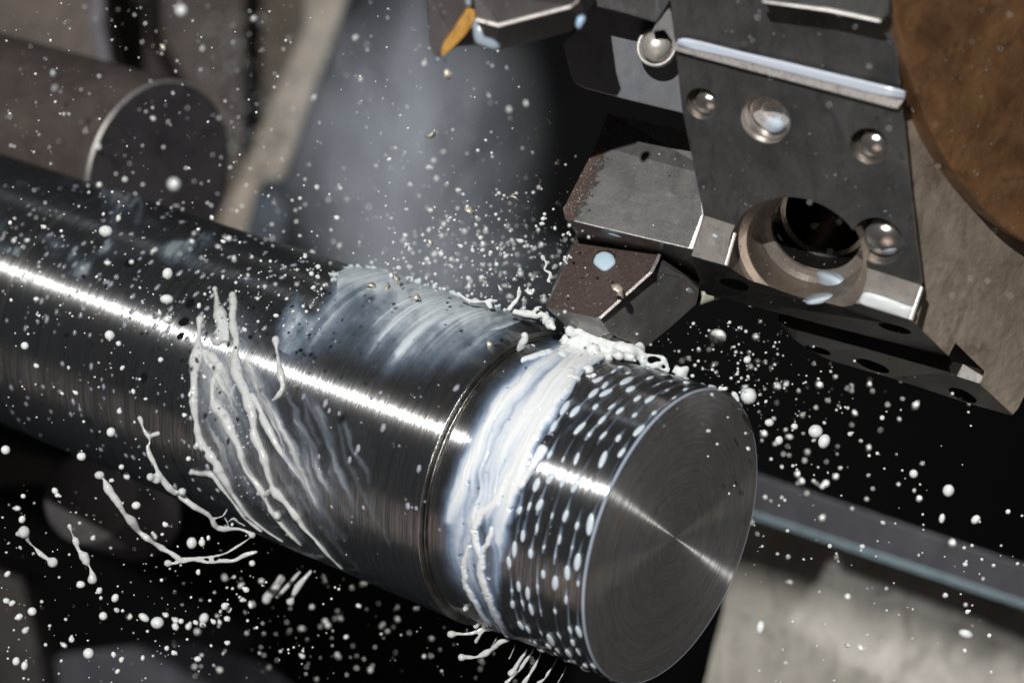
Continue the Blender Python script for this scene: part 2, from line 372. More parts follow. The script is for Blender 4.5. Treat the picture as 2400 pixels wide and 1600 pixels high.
def film(name, s0, s1, ph0, ph1, ns, nph, func, mat, thick_scale=.08, thr=.02, base=.006):
    """coolant film on the bar: a skin over the steel whose height is the thickness field `func`"""
    S, PH = np.meshgrid(np.linspace(s0, s1, ns), np.radians(np.linspace(ph0, ph1, nph)))
    R = np.where(S < 3.8, R2, R1); R = np.where((S > 3.7) & (S < 3.92), R2+(R1+.03-R2)*sstep(3.7, 3.84, S), R)
    X, Y = proj(cyl(S, PH, R)); T = func(S, PH, X, Y)
    P = cyl(S, PH, R+base+np.maximum(T, 0)*thick_scale)
    keep = T > thr; idx = -np.ones(T.shape, int)
    q = keep[:-1, :-1] | keep[1:, :-1] | keep[:-1, 1:] | keep[1:, 1:]
    used = np.zeros(T.shape, bool); used[:-1, :-1] |= q; used[1:, :-1] |= q; used[:-1, 1:] |= q; used[1:, 1:] |= q
    idx[used] = np.arange(used.sum()); V = P[used]; I, J = np.nonzero(q)
    Fc = np.stack([idx[I, J], idx[I, J+1], idx[I+1, J+1], idx[I+1, J]], 1)
    c = V.mean(0); me = mesh_from(V-c, Fc.tolist(), name)
    at_ = me.attributes.new('thick', 'FLOAT', 'POINT'); at_.data.foreach_set('value', np.clip(T[used], 0, 2).astype(np.float32))
    bm = bmesh.new(); bm.from_mesh(me)
    bm.faces.ensure_lookup_table(); fn = bm.faces[len(bm.faces)//2]
    if (Vector(c)+fn.calc_center_median()-C0).dot(fn.normal) < 0 and fn.normal.dot(-(Vector(c))) < 0: bmesh.ops.reverse_faces(bm, faces=bm.faces[:])
    bm.to_mesh(me); bm.free()
    return link(name, me, mat, loc=Vector(c))

# ---- white band streaming off the tool
OB = (900, 750, 1.844)
bandL = zz(*OB, [(760, 55), (700, 72), (640, 112), (560, 150), (480, 232), (418, 262), (385, 330), (335, 440), (290, 540), (250, 650), (222, 760), (207, 870), (205, 960), (215, 1040), (240, 1110), (285, 1190), (350, 1262)])
bandR = zz(*OB, [(1250, 130), (1107, 140), (1010, 110), (950, 175), (880, 215), (838, 262), (812, 320), (765, 380), (745, 440), (700, 500), (662, 565), (640, 630), (612, 715), (575, 815), (562, 900), (545, 985), (525, 1060), (520, 1150), (520, 1250), (560, 1390)])
band_poly = bandL+zz(*OB, [(420, 1330), (520, 1400), (600, 1450)])+bandR[::-1]+zz(*OB, [(1250, 60), (1000, -40), (860, -60), (780, 0)])
BS = [zz(*OB, p) for p in (
    [(1000, 90, 60), (880, 170, 70), (760, 330, 60), (640, 450, 60), (560, 560, 52), (510, 700, 40), (450, 810, 28), (410, 850, 20)],
    [(900, 120, 60), (700, 200, 50), (560, 330, 45), (470, 450, 40), (400, 600, 40), (330, 700, 22), (280, 860, 14)],
    [(620, 620, 30), (560, 760, 24), (520, 850, 18), (500, 950, 14)])]
BRIDGE = [zz(*OB, p) for p in (
    [(530, 700, 17), (490, 790, 21), (420, 835, 19), (395, 900, 16), (400, 960, 15), (425, 1020, 17), (425, 1090, 17), (450, 1170, 15), (480, 1260, 15), (530, 1350, 13), (575, 1400, 11)],
    [(470, 900, 12), (455, 960, 12), (430, 1000, 13)],
    [(375, 975, 10), (355, 1030, 12), (350, 1090, 13), (365, 1150, 12), (400, 1210, 13), (430, 1270, 11), (460, 1310, 13)],
    [(690, 560, 20), (640, 640, 18), (590, 720, 12)],
    [(830, 190, 20), (900, 130, 18), (980, 110, 20), (1060, 90, 16)],
    [(600, 180, 10), (660, 160, 13), (715, 145, 12)],
)]
def band_T(S, PH, X, Y):
    ins = inside(X, Y, band_poly); dL, _ = seg_dist(X, Y, bandL); dR, _ = seg_dist(X, Y, bandR)
    wob = (vnoise(X, Y, 40, 40, 3)-.5)*26
    dL = np.maximum(dL+wob*.5, 0); e = np.where(ins, sstep(4, 80, dL)*.62, 0)*sstep(0, 20, dR+wob)
    # streaks run round the bar: noise long in phi, short in s
    S = S+(vnoise(X, Y, 85, 85, 101, 3)-.5)*.42; st = vnoise(S+.45*np.sin(PH*1.1+.4)-PH*.35, PH, .34, 1.3, 5, 3); st2 = vnoise(S-PH*.3, PH, .5, .9, 8, 3)
    st3 = vnoise(S-PH*.33, PH, .08, .8, 71, 3); lum = e*(.36+.66*sstep(.3, .75, st)+.8*(st2-.4)+.55*(st3-.5))
    for p, k in zip(BS, (.75, .55, .4)):
        d, wd = seg_dist(X, Y, p); lum += np.where(ins, k*.62*np.exp(-(d/(wd*.85))**2)*(.35+.55*st+.7*st3), 0)
    for p in BRIDGE:
        d, wd = seg_dist(X+(vnoise(X, Y, 18, 18, 9)-.5)*10, Y, p); q = np.clip(1-(d/(wd*.62))**2, 0, 1); lum = np.maximum(lum, 1.15*np.sqrt(q))+0
    low = sstep(1560, 1330, Y); lum = lum*np.where(Y > 1330, .35+.65*low, 1)
    # runs into blue tails where it meets the bead rows
    tail = vnoise(S-.2*PH, PH, .09, 1.3, 12, 3)
    dR2, _ = seg_dist(X, Y, bandR)
    out = (~ins) & (X > 1200) & (dR2 < 60) & (Y < 1250) & (Y > 780)
    lum += np.where(out, sstep(.55, .8, tail)*.55*sstep(60, 5, dR2), 0)
    # small pits and bubbles
    pit = vnoise(X, Y, 12, 12, 14, 2); lum -= np.where(pit > .83, .25, 0)*(lum > .3)
    return lum
M_BAND = film_material('emulsion_band', (.36, .48, .67), (.86, .885, .89), 1.0, 1.45, (.04, .42, .95))
band = film('coolant_band', 0.35, 3.86, -88, 112, 300, 640, band_T, M_BAND, .075)
tag(band, 'thick bluish white band of coolant wrapped round the bar below the cutting tip', 'coolant')

# ---- translucent sheet and ripples on the rough section
OV = (600, 600, 3.136)
crest = zz(*OV, [(100, 640), (110, 500), (150, 400), (200, 335), (255, 285), (290, 235), (330, 200), (355, 300), (400, 375), (440, 350), (490, 270), (525, 180), (600, 125), (680, 80), (740, 90), (820, 95), (900, 110), (1000, 130), (1100, 160), (1200, 200), (1350, 235), (1480, 270), (1560, 310), (1700, 330), (1850, 400), (2000, 400), (2200, 480)])
sheet_poly = crest+zz(*OV, [(2200, 560), (2000, 560), (1800, 760), (1500, 900), (1200, 1000), (900, 960), (600, 860), (250, 900), (100, 1000), (40, 800)])
def sheet_T(S, PH, X, Y):
    ins = inside(X, Y, sheet_poly); d, _ = seg_dist(X, Y, crest)
    wob = (vnoise(X, Y, 30, 30, 4)-.5)*20
    st = vnoise(S-PH*.12, PH, .34, 1.4, 21, 4); cl = vnoise(X, Y, 90, 60, 22, 4)
    fade = np.exp(-np.maximum(d-18, 0)/95.); low = sstep(1000, 700, Y)*0+sstep(470, 150, d); dall, _ = seg_dist(X, Y, sheet_poly, True); dl = np.where(d < dall+1, 1, sstep(0, 90, dall))
    right = sstep(1260, 1000, X)
    T = np.where(ins, (.12+.95*fade*(.55+.7*st)*(.5+.5*right)+.38*low*sstep(.45, .8, st)*right+.22*(cl-.35)*right)*sstep(0, 12, d+wob*.3+4)*dl, 0)
    rim = np.exp(-((d-4+wob*.35)/8)**2)*np.where(ins, 1, .3)*(.4+.5*vnoise(X, Y, 22, 22, 6)); T = np.maximum(T, np.where(d < 40, rim*.85, 0))
    # soft folds that follow the turning of the bar below each peak
    fold = vnoise(S-PH*.10, PH, .13, 2.2, 61, 3); T = T+np.where(ins, .2*sstep(.5, .78, fold)*sstep(240, 40, d)*dl, 0)
    T = T*(.62+.5*sstep(820, 900, X))*(.72+.55*vnoise(X, Y, 26, 26, 63, 4))
    T = T*np.where(X < 790, sstep(0, 46, dall+wob*.4), 1)
    return T
M_SHEET = film_material('emulsion_sheet', (.30, .39, .50), (.68, .75, .80), .95, 1.15)
sheet = film('coolant_sheet', 3.9, 11.5, -30, 118, 420, 420, sheet_T, M_SHEET, .06)
tag(sheet, 'milky translucent coolant sheet with a scalloped crest on top of the bar', 'coolant')
OR = (400, 600, 1.96)
ripples = [zz(*OR, p) for p in (
    [(250, 500, 26), (255, 620, 30), (290, 720, 26), (330, 820, 16), (360, 900, 12)],
    [(160, 420, 30), (170, 560, 38), (180, 700, 40), (230, 850, 34), (300, 1000, 26), (380, 1120, 18)],
    [(320, 300, 26), (350, 420, 24), (380, 520, 16), (400, 600, 12)],
    [(470, 560, 34), (440, 640, 34), (430, 700, 18)],
    [(590, 780, 12), (650, 950, 16), (650, 1030, 15), (690, 1150, 12), (800, 1300, 9)],
    [(690, 700, 12), (740, 830, 14), (770, 980, 13), (830, 1100, 11), (862, 1178, 10)],
    [(520, 900, 14), (580, 990, 20), (640, 1090, 17), (700, 1180, 14), (760, 1290, 9)],
    [(460, 680, 12), (500, 790, 12), (570, 900, 14), (620, 980, 12)],
    [(780, 780, 8), (820, 960, 9), (900, 1120, 8), (1020, 1330, 7)],
    [(620, 640, 10), (640, 760, 9), (680, 860, 9)],
    [(560, 1060, 12), (640, 1180, 14), (760, 1330, 12), (860, 1440, 9)],
    [(420, 1130, 12), (520, 1230, 14), (640, 1330, 12), (760, 1420, 10)],
    [(340, 1150, 12), (430, 1230, 14), (520, 1310, 12), (620, 1370, 10)],
    [(240, 760, 16), (280, 900, 20), (330, 1000, 16), (370, 1080, 12)],
)]
ripple_zone = zz(*OR, [(110, 420), (200, 380), (420, 420), (520, 620), (640, 760), (800, 1000), (900, 1300), (820, 1440), (600, 1400), (420, 1280), (300, 1150), (160, 960), (100, 700)])
join_zone = dd([(470, 680), (560, 650), (660, 740), (780, 850), (880, 1000), (900, 1150), (800, 1250), (640, 1200), (520, 1050), (450, 900), (440, 760)])
def ripple_T(S, PH, X, Y):
    n = vnoise(X, Y, 60, 60, 31, 4); Xw = X+(n-.5)*26
    ins = inside(X, Y, ripple_zone); db, _ = seg_dist(X, Y, ripple_zone, True)
    st = vnoise(X-Y*.42+(n-.5)*34, Y+X*.4, 17, 200, 33, 4)
    T = np.where(ins, sstep(0, 45, db)*(.05+.42*sstep(.45, .8, st)), 0)*(.5+n)*sstep(1290, 1000, Y)+np.where(ins, .14*sstep(.5, .75, st)*sstep(0, 45, db), 0)
    T += np.where(ins, sstep(0, 30, db)*.3*sstep(660, 520, X+.15*(Y-900))*sstep(1120, 900, Y)*(.45+.9*vnoise(X-Y*.3, Y, 26, 120, 51, 4)), 0)
    z2 = inside(X, Y, join_zone); dz, _ = seg_dist(X, Y, join_zone, True); s4 = vnoise(X-Y*.42+(n-.5)*34, Y+X*.4, 20, 170, 91, 4)
    T += np.where(z2, sstep(0, 60, dz)*(.05+.27*sstep(.42, .78, s4)), 0)
    for p in ripples:
        d, wd = seg_dist(Xw, Y, p); T += .20*np.exp(-(d/(wd*.7))**2)*(.6+.8*vnoise(X, Y, 30, 90, 35, 3))
    return T
M_RIP = film_material('emulsion_ripples', (.36, .42, .50), (.74, .77, .76), .9, 1.0)
rip = film('coolant_ripples', 4.6, 12.3, -98, 40, 400, 460, ripple_T, M_RIP, .09)
tag(rip, 'thin rippled coolant film trailing down the lower left side of the bar', 'coolant')

def haze_T(S, PH, X, Y):
    a = vnoise(X, Y, 110, 70, 81, 4); b = vnoise(X+Y*.5, Y, 22, 60, 82, 4)
    return sstep(.45, .72, a)*(.25+.9*sstep(.4, .7, b))*sstep(11.2, 13, S)*.75
M_HZ = film_material('emulsion_smears', (.20, .27, .33), (.42, .48, .52), .75, .9)
hz = film('coolant_smears', 11.2, 19, 18, 110, 240, 220, haze_T, M_HZ, .05)
tag(hz, 'blurred blue grey coolant smears on the dark top of the bar at the far left', 'coolant')
# ---- strands: tubes with swellings, fused into one skin
def catmull(p, n=8):
    p = [p[0]]+list(p)+[p[-1]]; out = []
    for i in range(1, len(p)-2):
        for k in range(n):
            t = k/n; a, b, c, d = (np.array(p[i+j]) for j in (-1, 0, 1, 2))
            out.append(.5*((2*b)+(-a+c)*t+(2*a-5*b+4*c-d)*t*t+(-a+3*b-3*c+d)*t**3))
    out.append(np.array(p[-2])); return out
def tube_bm(bm, pts, sides=10):
    """pts: (x,y,z,r)"""
    pts = [np.array(p, float) for p in pts]; rings = []
    for i, p in enumerate(pts):
        d = pts[min(i+1, len(pts)-1)][:3]-pts[max(i-1, 0)][:3]; d = Vector(d).normalized() if np.linalg.norm(d) > 1e-9 else Vector((0, 0, 1))
        q = d.to_track_quat('Z', 'Y'); r = max(p[3], .004)
        rings.append([bm.verts.new(Vector(p[:3])+q @ Vector((r*math.cos(2*math.pi*k/sides), r*math.sin(2*math.pi*k/sides), 0))) for k in range(sides)])
    for a, b in zip(rings, rings[1:]):
        for k in range(sides): bm.faces.new((a[k], a[(k+1) % sides], b[(k+1) % sides], b[k]))
    for rg, s in ((rings[0], 0), (rings[-1], -1)):
        c = bm.verts.new(Vector(pts[s][:3])-(Vector(pts[1][:3])-Vector(pts[0][:3])).normalized()*pts[0][3]*.6 if s == 0 else Vector(pts[-1][:3])+(Vector(pts[-1][:3])-Vector(pts[-2][:3])).normalized()*pts[-1][3]*.6)
        for k in range(sides):
            bm.faces.new((rg[(k+1) % sides], rg[k], c) if s == 0 else (rg[k], rg[(k+1) % sides], c))
def ball_bm(bm, c, r, scale=(1, 1, 1), sub=2, rot=None):
    m = Matrix.Translation(c) @ (rot.to_matrix().to_4x4() if rot else Matrix()) @ Matrix.Diagonal((*[r*s for s in scale], 1))
    bmesh.ops.create_icosphere(bm, subdivisions=sub, radius=1, matrix=m)
def strand(name, lines, balls, label, mat=None, voxel=.026, lift=.0, Yfree=None, cat='coolant strand', wob=.42, group=None, flat=1.0):
    """lines: px polylines (x,y,radius_px[,Y]); on the bar the strand hugs the steel, else it flies at the given depth"""
    bm = bmesh.new()
    def place(x, y, r, Y=None):
        if Y is None:
            s, ph, t, ok = bar_hit(x, y)
            if ok or Yfree is None:
                Y = t; rr = r/F*Y; P = np.array([(x-1200)/F*Y, Y, (800-y)/F*Y]); ax = P-c_; ax = ax-a_*(ax@a_); ax /= np.linalg.norm(ax)
                P = P+ax*(rr*.12+lift); return (*P, rr)
            Y = Yfree
        return (*at(x, y, Y), max(r/F*Y, voxel*.8))
    for ln in lines:
        cp = catmull([np.array([p[0], p[1], p[2]*1.0, (p[3] if len(p) > 3 else -1)]) for p in ln], 7)
        sd = rng.random()*100; pts = []
        for i, q in enumerate(cp):
            r = q[2]*1.12*(1+wob*(noise.noise(Vector((i*.17, sd, 0)))*1.5+noise.noise(Vector((i*.5, sd+3, 0)))*.5)); x = q[0]+noise.noise(Vector((i*.13, sd+7, 0)))*q[2]*.6
            pts.append(place(x, q[1], r, q[3] if q[3] > 0 else None))
        tube_bm(bm, pts)
    for b in balls:
        p = place(b[0], b[1], b[2], b[3] if len(b) > 3 else None); ball_bm(bm, Vector(p[:3]), p[3], (random.uniform(.9, 1.1), 1, random.uniform(.9, 1.12)))
    c = setorigin([v_.co for v_ in bm.verts]); bmesh.ops.translate(bm, verts=bm.verts[:], vec=-c)
    me = bpy.data.meshes.new(name); bm.to_mesh(me); bm.free()
    o = link(name, me, mat or M_MILK, loc=c)
    md = o.modifiers.new('r', 'REMESH'); md.mode = 'VOXEL'; md.voxel_size = voxel; md.use_smooth_shade = True
    ms = o.modifiers.new('s', 'SMOOTH'); ms.factor = .5; ms.iterations = 4
    bpy.context.view_layer.update(); ev = o.evaluated_get(bpy.context.evaluated_depsgraph_get()); nm = bpy.data.meshes.new_from_object(ev)
    o.modifiers.clear(); old = o.data; o.data = nm; nm.name = name
    if not nm.materials: nm.materials.append(mat or M_MILK)
    nm.polygons.foreach_set('use_smooth', [True]*len(nm.polygons))
    return tag(o, label, cat, group)
M_STR = milk('coolant_strand_white', (.66, .675, .665), .07, .35); M_STR.node_tree.nodes['Principled BSDF'].inputs['Coat Weight'].default_value = 1
G = 'coolant strands on the left side of the bar'
z = lambda p: zz(*OR, [(q[0], q[1], q[2]/1.72) for q in p])
strand('coolant_strand', [z([(138, 292, 13), (132, 370, 10), (115, 450, 24), (105, 560, 19), (115, 680, 18), (130, 790, 15), (150, 860, 16), (200, 930, 18), (228, 985, 20), (262, 1045, 13), (300, 1120, 10), (350, 1190, 8)]), z([(115, 875, 14), (150, 865, 12)]), z([(95, 540, 11), (110, 545, 12)]), z([(125, 440, 16), (170, 445, 14), (205, 460, 14)])], z([(137, 292, 19), (120, 875, 15)]),
       'leftmost thick white coolant strand on the bar, with a knob on top', M_STR, group=G)
strand('coolant_strand', [z([(203, 150, 9), (212, 200, 10), (228, 260, 22), (232, 330, 26), (222, 400, 20)]), z([(228, 250, 14), (255, 300, 10), (262, 390, 10)])], z([(204, 152, 13)]),
       'short broad coolant strand with a pointed tip above the highlight of the bar', M_STR, group=G)
strand('coolant_strand', [z([(180, 455, 16), (205, 490, 22), (228, 520, 18), (195, 590, 16), (205, 680, 16), (250, 745, 18), (292, 815, 17), (322, 890, 16), (348, 960, 17), (400, 1050, 13), (440, 1120, 11), (480, 1190, 9), (540, 1260, 9), (600, 1330, 8)]), z([(190, 695, 14), (215, 690, 12)]), z([(225, 580, 8), (250, 620, 8), (275, 640, 9), (292, 605, 7), (298, 580, 5)])], z([(190, 695, 15)]),
       'coolant strand with a hooked arch at its top, second from the left on the bar', M_STR, group=G)
strand('coolant_strand', [z([(286, 180, 14), (288, 250, 17), (290, 310, 17), (305, 380, 14), (300, 470, 18), (320, 560, 22), (352, 640, 22), (368, 720, 18), (385, 800, 20), (405, 870, 19), (440, 960, 17), (462, 1030, 15), (478, 1080, 14)]), z([(405, 1088, 10), (440, 1092, 11), (476, 1078, 20), (530, 1135, 18), (580, 1192, 14), (620, 1250, 11), (680, 1320, 9), (740, 1390, 8), (790, 1435, 6)])], z([(286, 182, 18), (407, 1088, 14), (492, 1188, 20)]),
       'longest coolant strand running from a round tip above the highlight down to a side knob', M_STR, group=G)
strand('coolant_strand', [z([(372, 640, 16), (410, 700, 15), (440, 765, 16), (480, 850, 12), (530, 930, 10), (580, 990, 9), (630, 1070, 8), (665, 1140, 7)])], [],
       'thin coolant strand branching right from the longest one on the bar', M_STR, group=G)
strand('coolant_strand', [z([(485, 385, 13), (488, 420, 7), (496, 470, 9), (508, 530, 14), (514, 590, 17), (495, 640, 14), (462, 665, 9)])], z([(484, 385, 19), (495, 520, 9)]),
       'hooked coolant strand with a round head, alone right of the others on the bar', M_STR, group=G)
strand('coolant_strand', [z([(98, 990, 12), (140, 998, 8), (190, 1003, 13), (240, 1070, 10), (300, 1150, 10), (360, 1215, 8), (420, 1260, 7)]), z([(262, 1060, 9), (310, 1130, 9), (370, 1200, 8), (440, 1260, 7), (520, 1310, 6)])], z([(98, 990, 15)]),
       'thin coolant strand with a small knob low on the dark side of the bar', M_STR, group=G)
# strands flying free below the bar
OL = (0, 1050, 2.852)
y = lambda p: zz(*OL, [(q[0], q[1], q[2]/2.852)+tuple(q[3:]) for q in p])
strand('coolant_strand', [y([(700, 215, 12, 40.5), (725, 270, 26, 40.5), (780, 350, 30, 40.5), (825, 430, 20, 40.6), (885, 490, 22, 40.8), (930, 560, 18, 41), (1000, 610, 17, 41), (1070, 660, 20, 41.2), (1140, 700, 13, 41.2), (1200, 735, 18, 41.2), (1290, 742, 15, 41.2), (1400, 765, 13, 41.1), (1480, 752, 13, 41), (1570, 750, 14, 41), (1640, 712, 12, 41), (1720, 690, 9, 41)]),
    y([(1150, 770, 9, 41.2), (1210, 762, 12, 41.2), (1290, 745, 12, 41.2)]), y([(1290, 735, 8, 41.2), (1400, 725, 10, 41.1), (1500, 705, 9, 41), (1590, 655, 9, 41), (1680, 590, 10, 41.2)])],
    y([(665, 180, 34, 40.5), (1122, 768, 27, 41.2), (1415, 740, 20, 41.1), (822, 366, 13, 40.3)]), 'long flying coolant strand that sweeps in a curve under the bar at lower left', M_STR)
strand('coolant_strand', [y([(985, -20, 12, 40.6), (1010, 60, 20, 40.6), (1045, 140, 12, 40.6), (1085, 215, 24, 40.7), (1150, 280, 20, 40.8), (1215, 320, 22, 41), (1290, 385, 17, 41), (1395, 445, 15, 41.2), (1440, 520, 17, 41.4), (1500, 540, 14, 41.5), (1600, 540, 13, 41.6), (1700, 580, 14, 41.6)]),
    y([(1000, 190, 26, 40.6), (1060, 220, 20, 40.6)]), y([(940, -190, 12, 40.6), (960, -120, 14, 40.6), (1000, -60, 10, 40.6), (990, -10, 11, 40.6)]), y([(1000, -80, 9, 40.6), (1040, -95, 17, 40.5)]),
    y([(1430, 470, 8, 41.3), (1490, 450, 7, 41.3), (1520, 405, 7, 41.3)]), y([(1500, 460, 6, 41.4), (1530, 520, 6, 41.5)]), y([(1550, 470, 6, 41.4), (1640, 520, 7, 41.6)]), y([(1530, 490, 6, 41.4), (1560, 465, 6, 41.4), (1590, 480, 6, 41.5)])],
    y([(1005, 192, 30, 40.5), (1218, 290, 30, 40.8), (935, -200, 20, 40.6), (1055, -98, 20, 40.5), (1685, 582, 24, 41.6)]), 'knotted flying coolant strand reaching the underside of the bar from the left', M_STR)
strand('coolant_tear', [y([(170, 560, 30, 39.5), (190, 620, 14, 39.6), (240, 670, 10, 39.7), (285, 715, 18, 39.7), (330, 750, 15, 39.7)])], y([(160, 560, 44, 39.5), (120, 572, 20, 39.5), (352, 762, 36, 39.7)]), 'flying dumbbell shaped coolant tear with a triangular head at the far left', M_STR, cat='coolant drop')
strand('coolant_tear', [y([(465, 520, 16, 40), (482, 575, 5, 40), (500, 610, 18, 40), (520, 670, 14, 40), (560, 735, 28, 40), (598, 790, 6, 40), (615, 850, 22, 40)])], y([(464, 520, 19, 40), (575, 752, 30, 40), (617, 878, 34, 40)]), 'flying chain of three coolant drops joined by thin necks at lower left', M_STR, cat='coolant drop')
OD = (1000, 1350, 4.704)
x = lambda p: zz(*OD, [(q[0], q[1], q[2]/4.704)+tuple(q[3:]) for q in p])
strand('coolant_strand', [x([(300, 630, 16, 40.4), (440, 635, 18, 40.4), (540, 610, 22, 40.4), (620, 560, 26, 40.4), (660, 500, 36, 40.2), (650, 400, 36, 40.0)]), x([(548, 715, 22, 40.5), (590, 650, 17, 40.4), (640, 585, 22, 40.4), (730, 570, 26, 40.3), (800, 600, 12, 40.2)]), x([(425, 360, 26, 39.4), (510, 300, 26, 39.6), (560, 250, 20, 39.7)]), x([(535, 560, 24, 40.3), (570, 490, 18, 40.2), (560, 420, 26, 40)])],
    x([(273, 637, 50, 40.4), (545, 715, 28, 40.5), (422, 362, 33, 39.4), (540, 548, 34, 40.3)]), 'branching coolant splash with a round pitted head just below the white band', M_STR)
strand('coolant_strand', [x([(420, 888, 17, 40.3), (540, 890, 20, 40.3), (630, 855, 32, 40.3), (730, 790, 24, 40.2), (830, 720, 34, 40.1), (920, 700, 12, 40.1)])], x([(385, 892, 44, 40.3)]), 'coolant strand with a round head flying left, below the branching splash', M_STR)
fl = [([(935, 1060, 34), (990, 985, 18), (1030, 920, 17), (1080, 850, 12), (1105, 790, 8)], [(932, 1066, 42)], 'twin coolant strands with a round head hanging below the bar end', [(975, 1090, 14), (1040, 1010, 17), (1090, 930, 17), (1140, 870, 14), (1180, 790, 8)]),
      ([(870, 1180, 26), (940, 1110, 14), (1000, 1040, 10)], [], 'short coolant strand cut by the lower edge of the photo', None),
      ([(1060, 1200, 24), (1130, 1090, 19), (1180, 1010, 17), (1225, 920, 12), (1260, 840, 6)], [], 'straight coolant strand hanging below the bar, right of the twin strands', None),
      ([(1215, 1185, 18), (1290, 1130, 16), (1340, 1060, 14), (1390, 990, 9), (1440, 900, 5)], [], 'thin coolant strand with a bent foot below the bar end', None),
      ([(1440, 1180, 8), (1500, 1080, 8), (1540, 980, 5)], [], 'faint thread of coolant below the bar, nearest to the end face', None),
      ([(910, 905, 9), (935, 850, 6), (980, 750, 5)], [(910, 905, 13)], 'tiny coolant thread with a drop, between two larger strands under the bar', None),
      ([(610, 920, 6), (700, 800, 5), (780, 660, 5)], [(612, 922, 15)], 'fine coolant thread behind the branching splash', None)]
for ln, bl, lb, l2 in fl:
    strand('coolant_strand', [x([(*q, 40.4) for q in ln])]+([x([(*q, 40.5) for q in l2])] if l2 else []), x([(*q, 40.4) for q in bl]), lb, M_STR, voxel=.02)
strand('coolant_strand', [dd([(668, 1378, 9, 44), (682, 1350, 7, 44), (715, 1310, 4, 44)])], dd([(667, 1380, 10, 44)]), 'small coolant strand with a drop flung from under the middle of the bar', M_STR)
strand('coolant_strand', [dd([(610, 1375, 9, 46), (635, 1345, 10, 46), (650, 1325, 8, 46)])], dd([(612, 1376, 11, 46)]), 'blurred lumpy coolant strand under the middle of the bar', M_STR)
strand('coolant_strand', [dd([(635, 1372, 4, 45), (665, 1340, 4, 45), (690, 1312, 3, 45)])], [], 'thin coolant strand right of the blurred lumpy one under the bar', M_STR)
# crest splash at the tool
OT = (1350, 750, 3.92)
t_ = lambda p: zz(*OT, [(q[0], q[1], q[2]/3.92)+tuple(q[3:]) for q in p])
foam_zone = zz(*OT, [(190, 100), (250, 112), (320, 135), (430, 195), (560, 225), (615, 268), (640, 315), (600, 390), (450, 360), (330, 350), (200, 390), (110, 470), (0, 560), (-130, 500), (-150, 300), (-100, 130), (-20, 70), (60, 95), (120, 112)])
foam = []
while len(foam) < 300:
    fx, fy = 1350+random.uniform(-150, 640)/3.92, 750+random.uniform(70, 560)/3.92
    if inside(np.array([fx]), np.array([fy]), foam_zone)[0]:
        fs, fph, ft, fok = bar_hit(fx, fy); foam.append((fx, fy, random.uniform(4, 15), (ft if fok else 39.75)+.01))
strand('coolant_splash', [t_([(560, 270, 40, 39.6), (620, 318, 26, 39.6), (720, 325, 14, 39.6), (800, 350, 20, 39.5), (835, 410, 18, 39.5), (855, 465, 14, 39.5)]), t_([(600, 360, 40, 39.6), (660, 410, 24, 39.6), (740, 415, 28, 39.5), (800, 390, 20, 39.5)]), t_([(700, 430, 16, 39.5), (780, 450, 12, 39.5), (850, 470, 16, 39.5)]),
    t_([(400, 230, 40, 39.7), (440, 270, 50, 39.6), (540, 270, 50, 39.6)]), t_([(880, 465, 16, 39.4), (950, 500, 20, 39.4), (1020, 530, 14, 39.4)])],
    foam+t_([(925, 445, 32, 39.4), (985, 470, 50, 39.4), (1010, 450, 34, 39.4), (1072, 512, 25, 39.4), (960, 500, 36, 39.4)]), 'foamy white coolant splash with a looped ridge at the foot of the cutting tip', M_MILK, cat='coolant splash', voxel=.03)
strand('coolant_splash', [t_([(1320, 620, 20, 38.8), (1345, 640, 14, 38.8), (1375, 625, 22, 38.8)])], t_([(1325, 622, 22, 38.8), (1375, 628, 25, 38.8)]), 'small twin coolant bump on the top rim of the end face', M_MILK, cat='coolant splash')
strand('coolant_splash', [t_([(1455, 680, 24, 38.6), (1480, 720, 18, 38.6), (1500, 750, 12, 38.6)])], t_([(1453, 680, 28, 38.6)]), 'slanted coolant bump beside the large round drop at the rim of the end face', M_MILK, cat='coolant splash')
strand('coolant_splash', [t_([(30, 560, 30, 38.6), (90, 540, 30, 38.6), (150, 520, 26, 38.5), (178, 500, 24, 38.5)])], t_([(178, 590, 50, 38.4)]), 'coolant lobe with a round drop at the edge of the white band', M_MILK, cat='coolant splash')
o_ = lambda p: zz(*OV, [(q[0], q[1], q[2]/3.136)+tuple(q[3:]) for q in p])
strand('coolant_splash', [o_([(1975, 580, 24, 38.7), (1960, 630, 24, 38.8), (1930, 690, 16, 39)]), o_([(1950, 670, 16, 38.9), (2010, 650, 11, 39), (2050, 660, 9, 39)])], o_([(1974, 580, 26, 38.7)]), 'white coolant finger standing on the shoulder ring of the bar', M_MILK, cat='coolant splash')
strand('coolant_splash', [o_([(2120, 470, 26, 40), (2160, 500, 34, 40), (2190, 530, 22, 39.8)]), o_([(1860, 395, 20, 40.4), (1930, 415, 20, 40.3), (2040, 430, 30, 40.2), (2110, 430, 30, 40.1), (2150, 480, 20, 40)]), o_([(2050, 390, 14, 40.2), (2100, 375, 14, 40.2)])], o_([(2160, 500, 40, 39.9)]), 'coolant ridge piling up against the left foot of the cutting tip', M_MILK, cat='coolant splash')
strand('coolant_splash', [o_([(1935, 225, 12, 40.2), (1932, 290, 16, 40.2), (1890, 350, 16, 40.2), (1860, 400, 16, 40.2)])], o_([(1935, 230, 14, 40.2)]), 'bent coolant spike rising left of the cutting tip', M_MILK, cat='coolant splash')
strand('coolant_splash', [o_([(1480, 270, 12, 41), (1560, 325, 13, 41), (1660, 335, 14, 41), (1740, 325, 16, 41)]), o_([(1700, 340, 14, 41), (1730, 380, 18, 41)])], o_([(1765, 328, 14, 41)]), 'horizontal coolant spur on the crest of the sheet near the tool', M_MILK, cat='coolant splash')
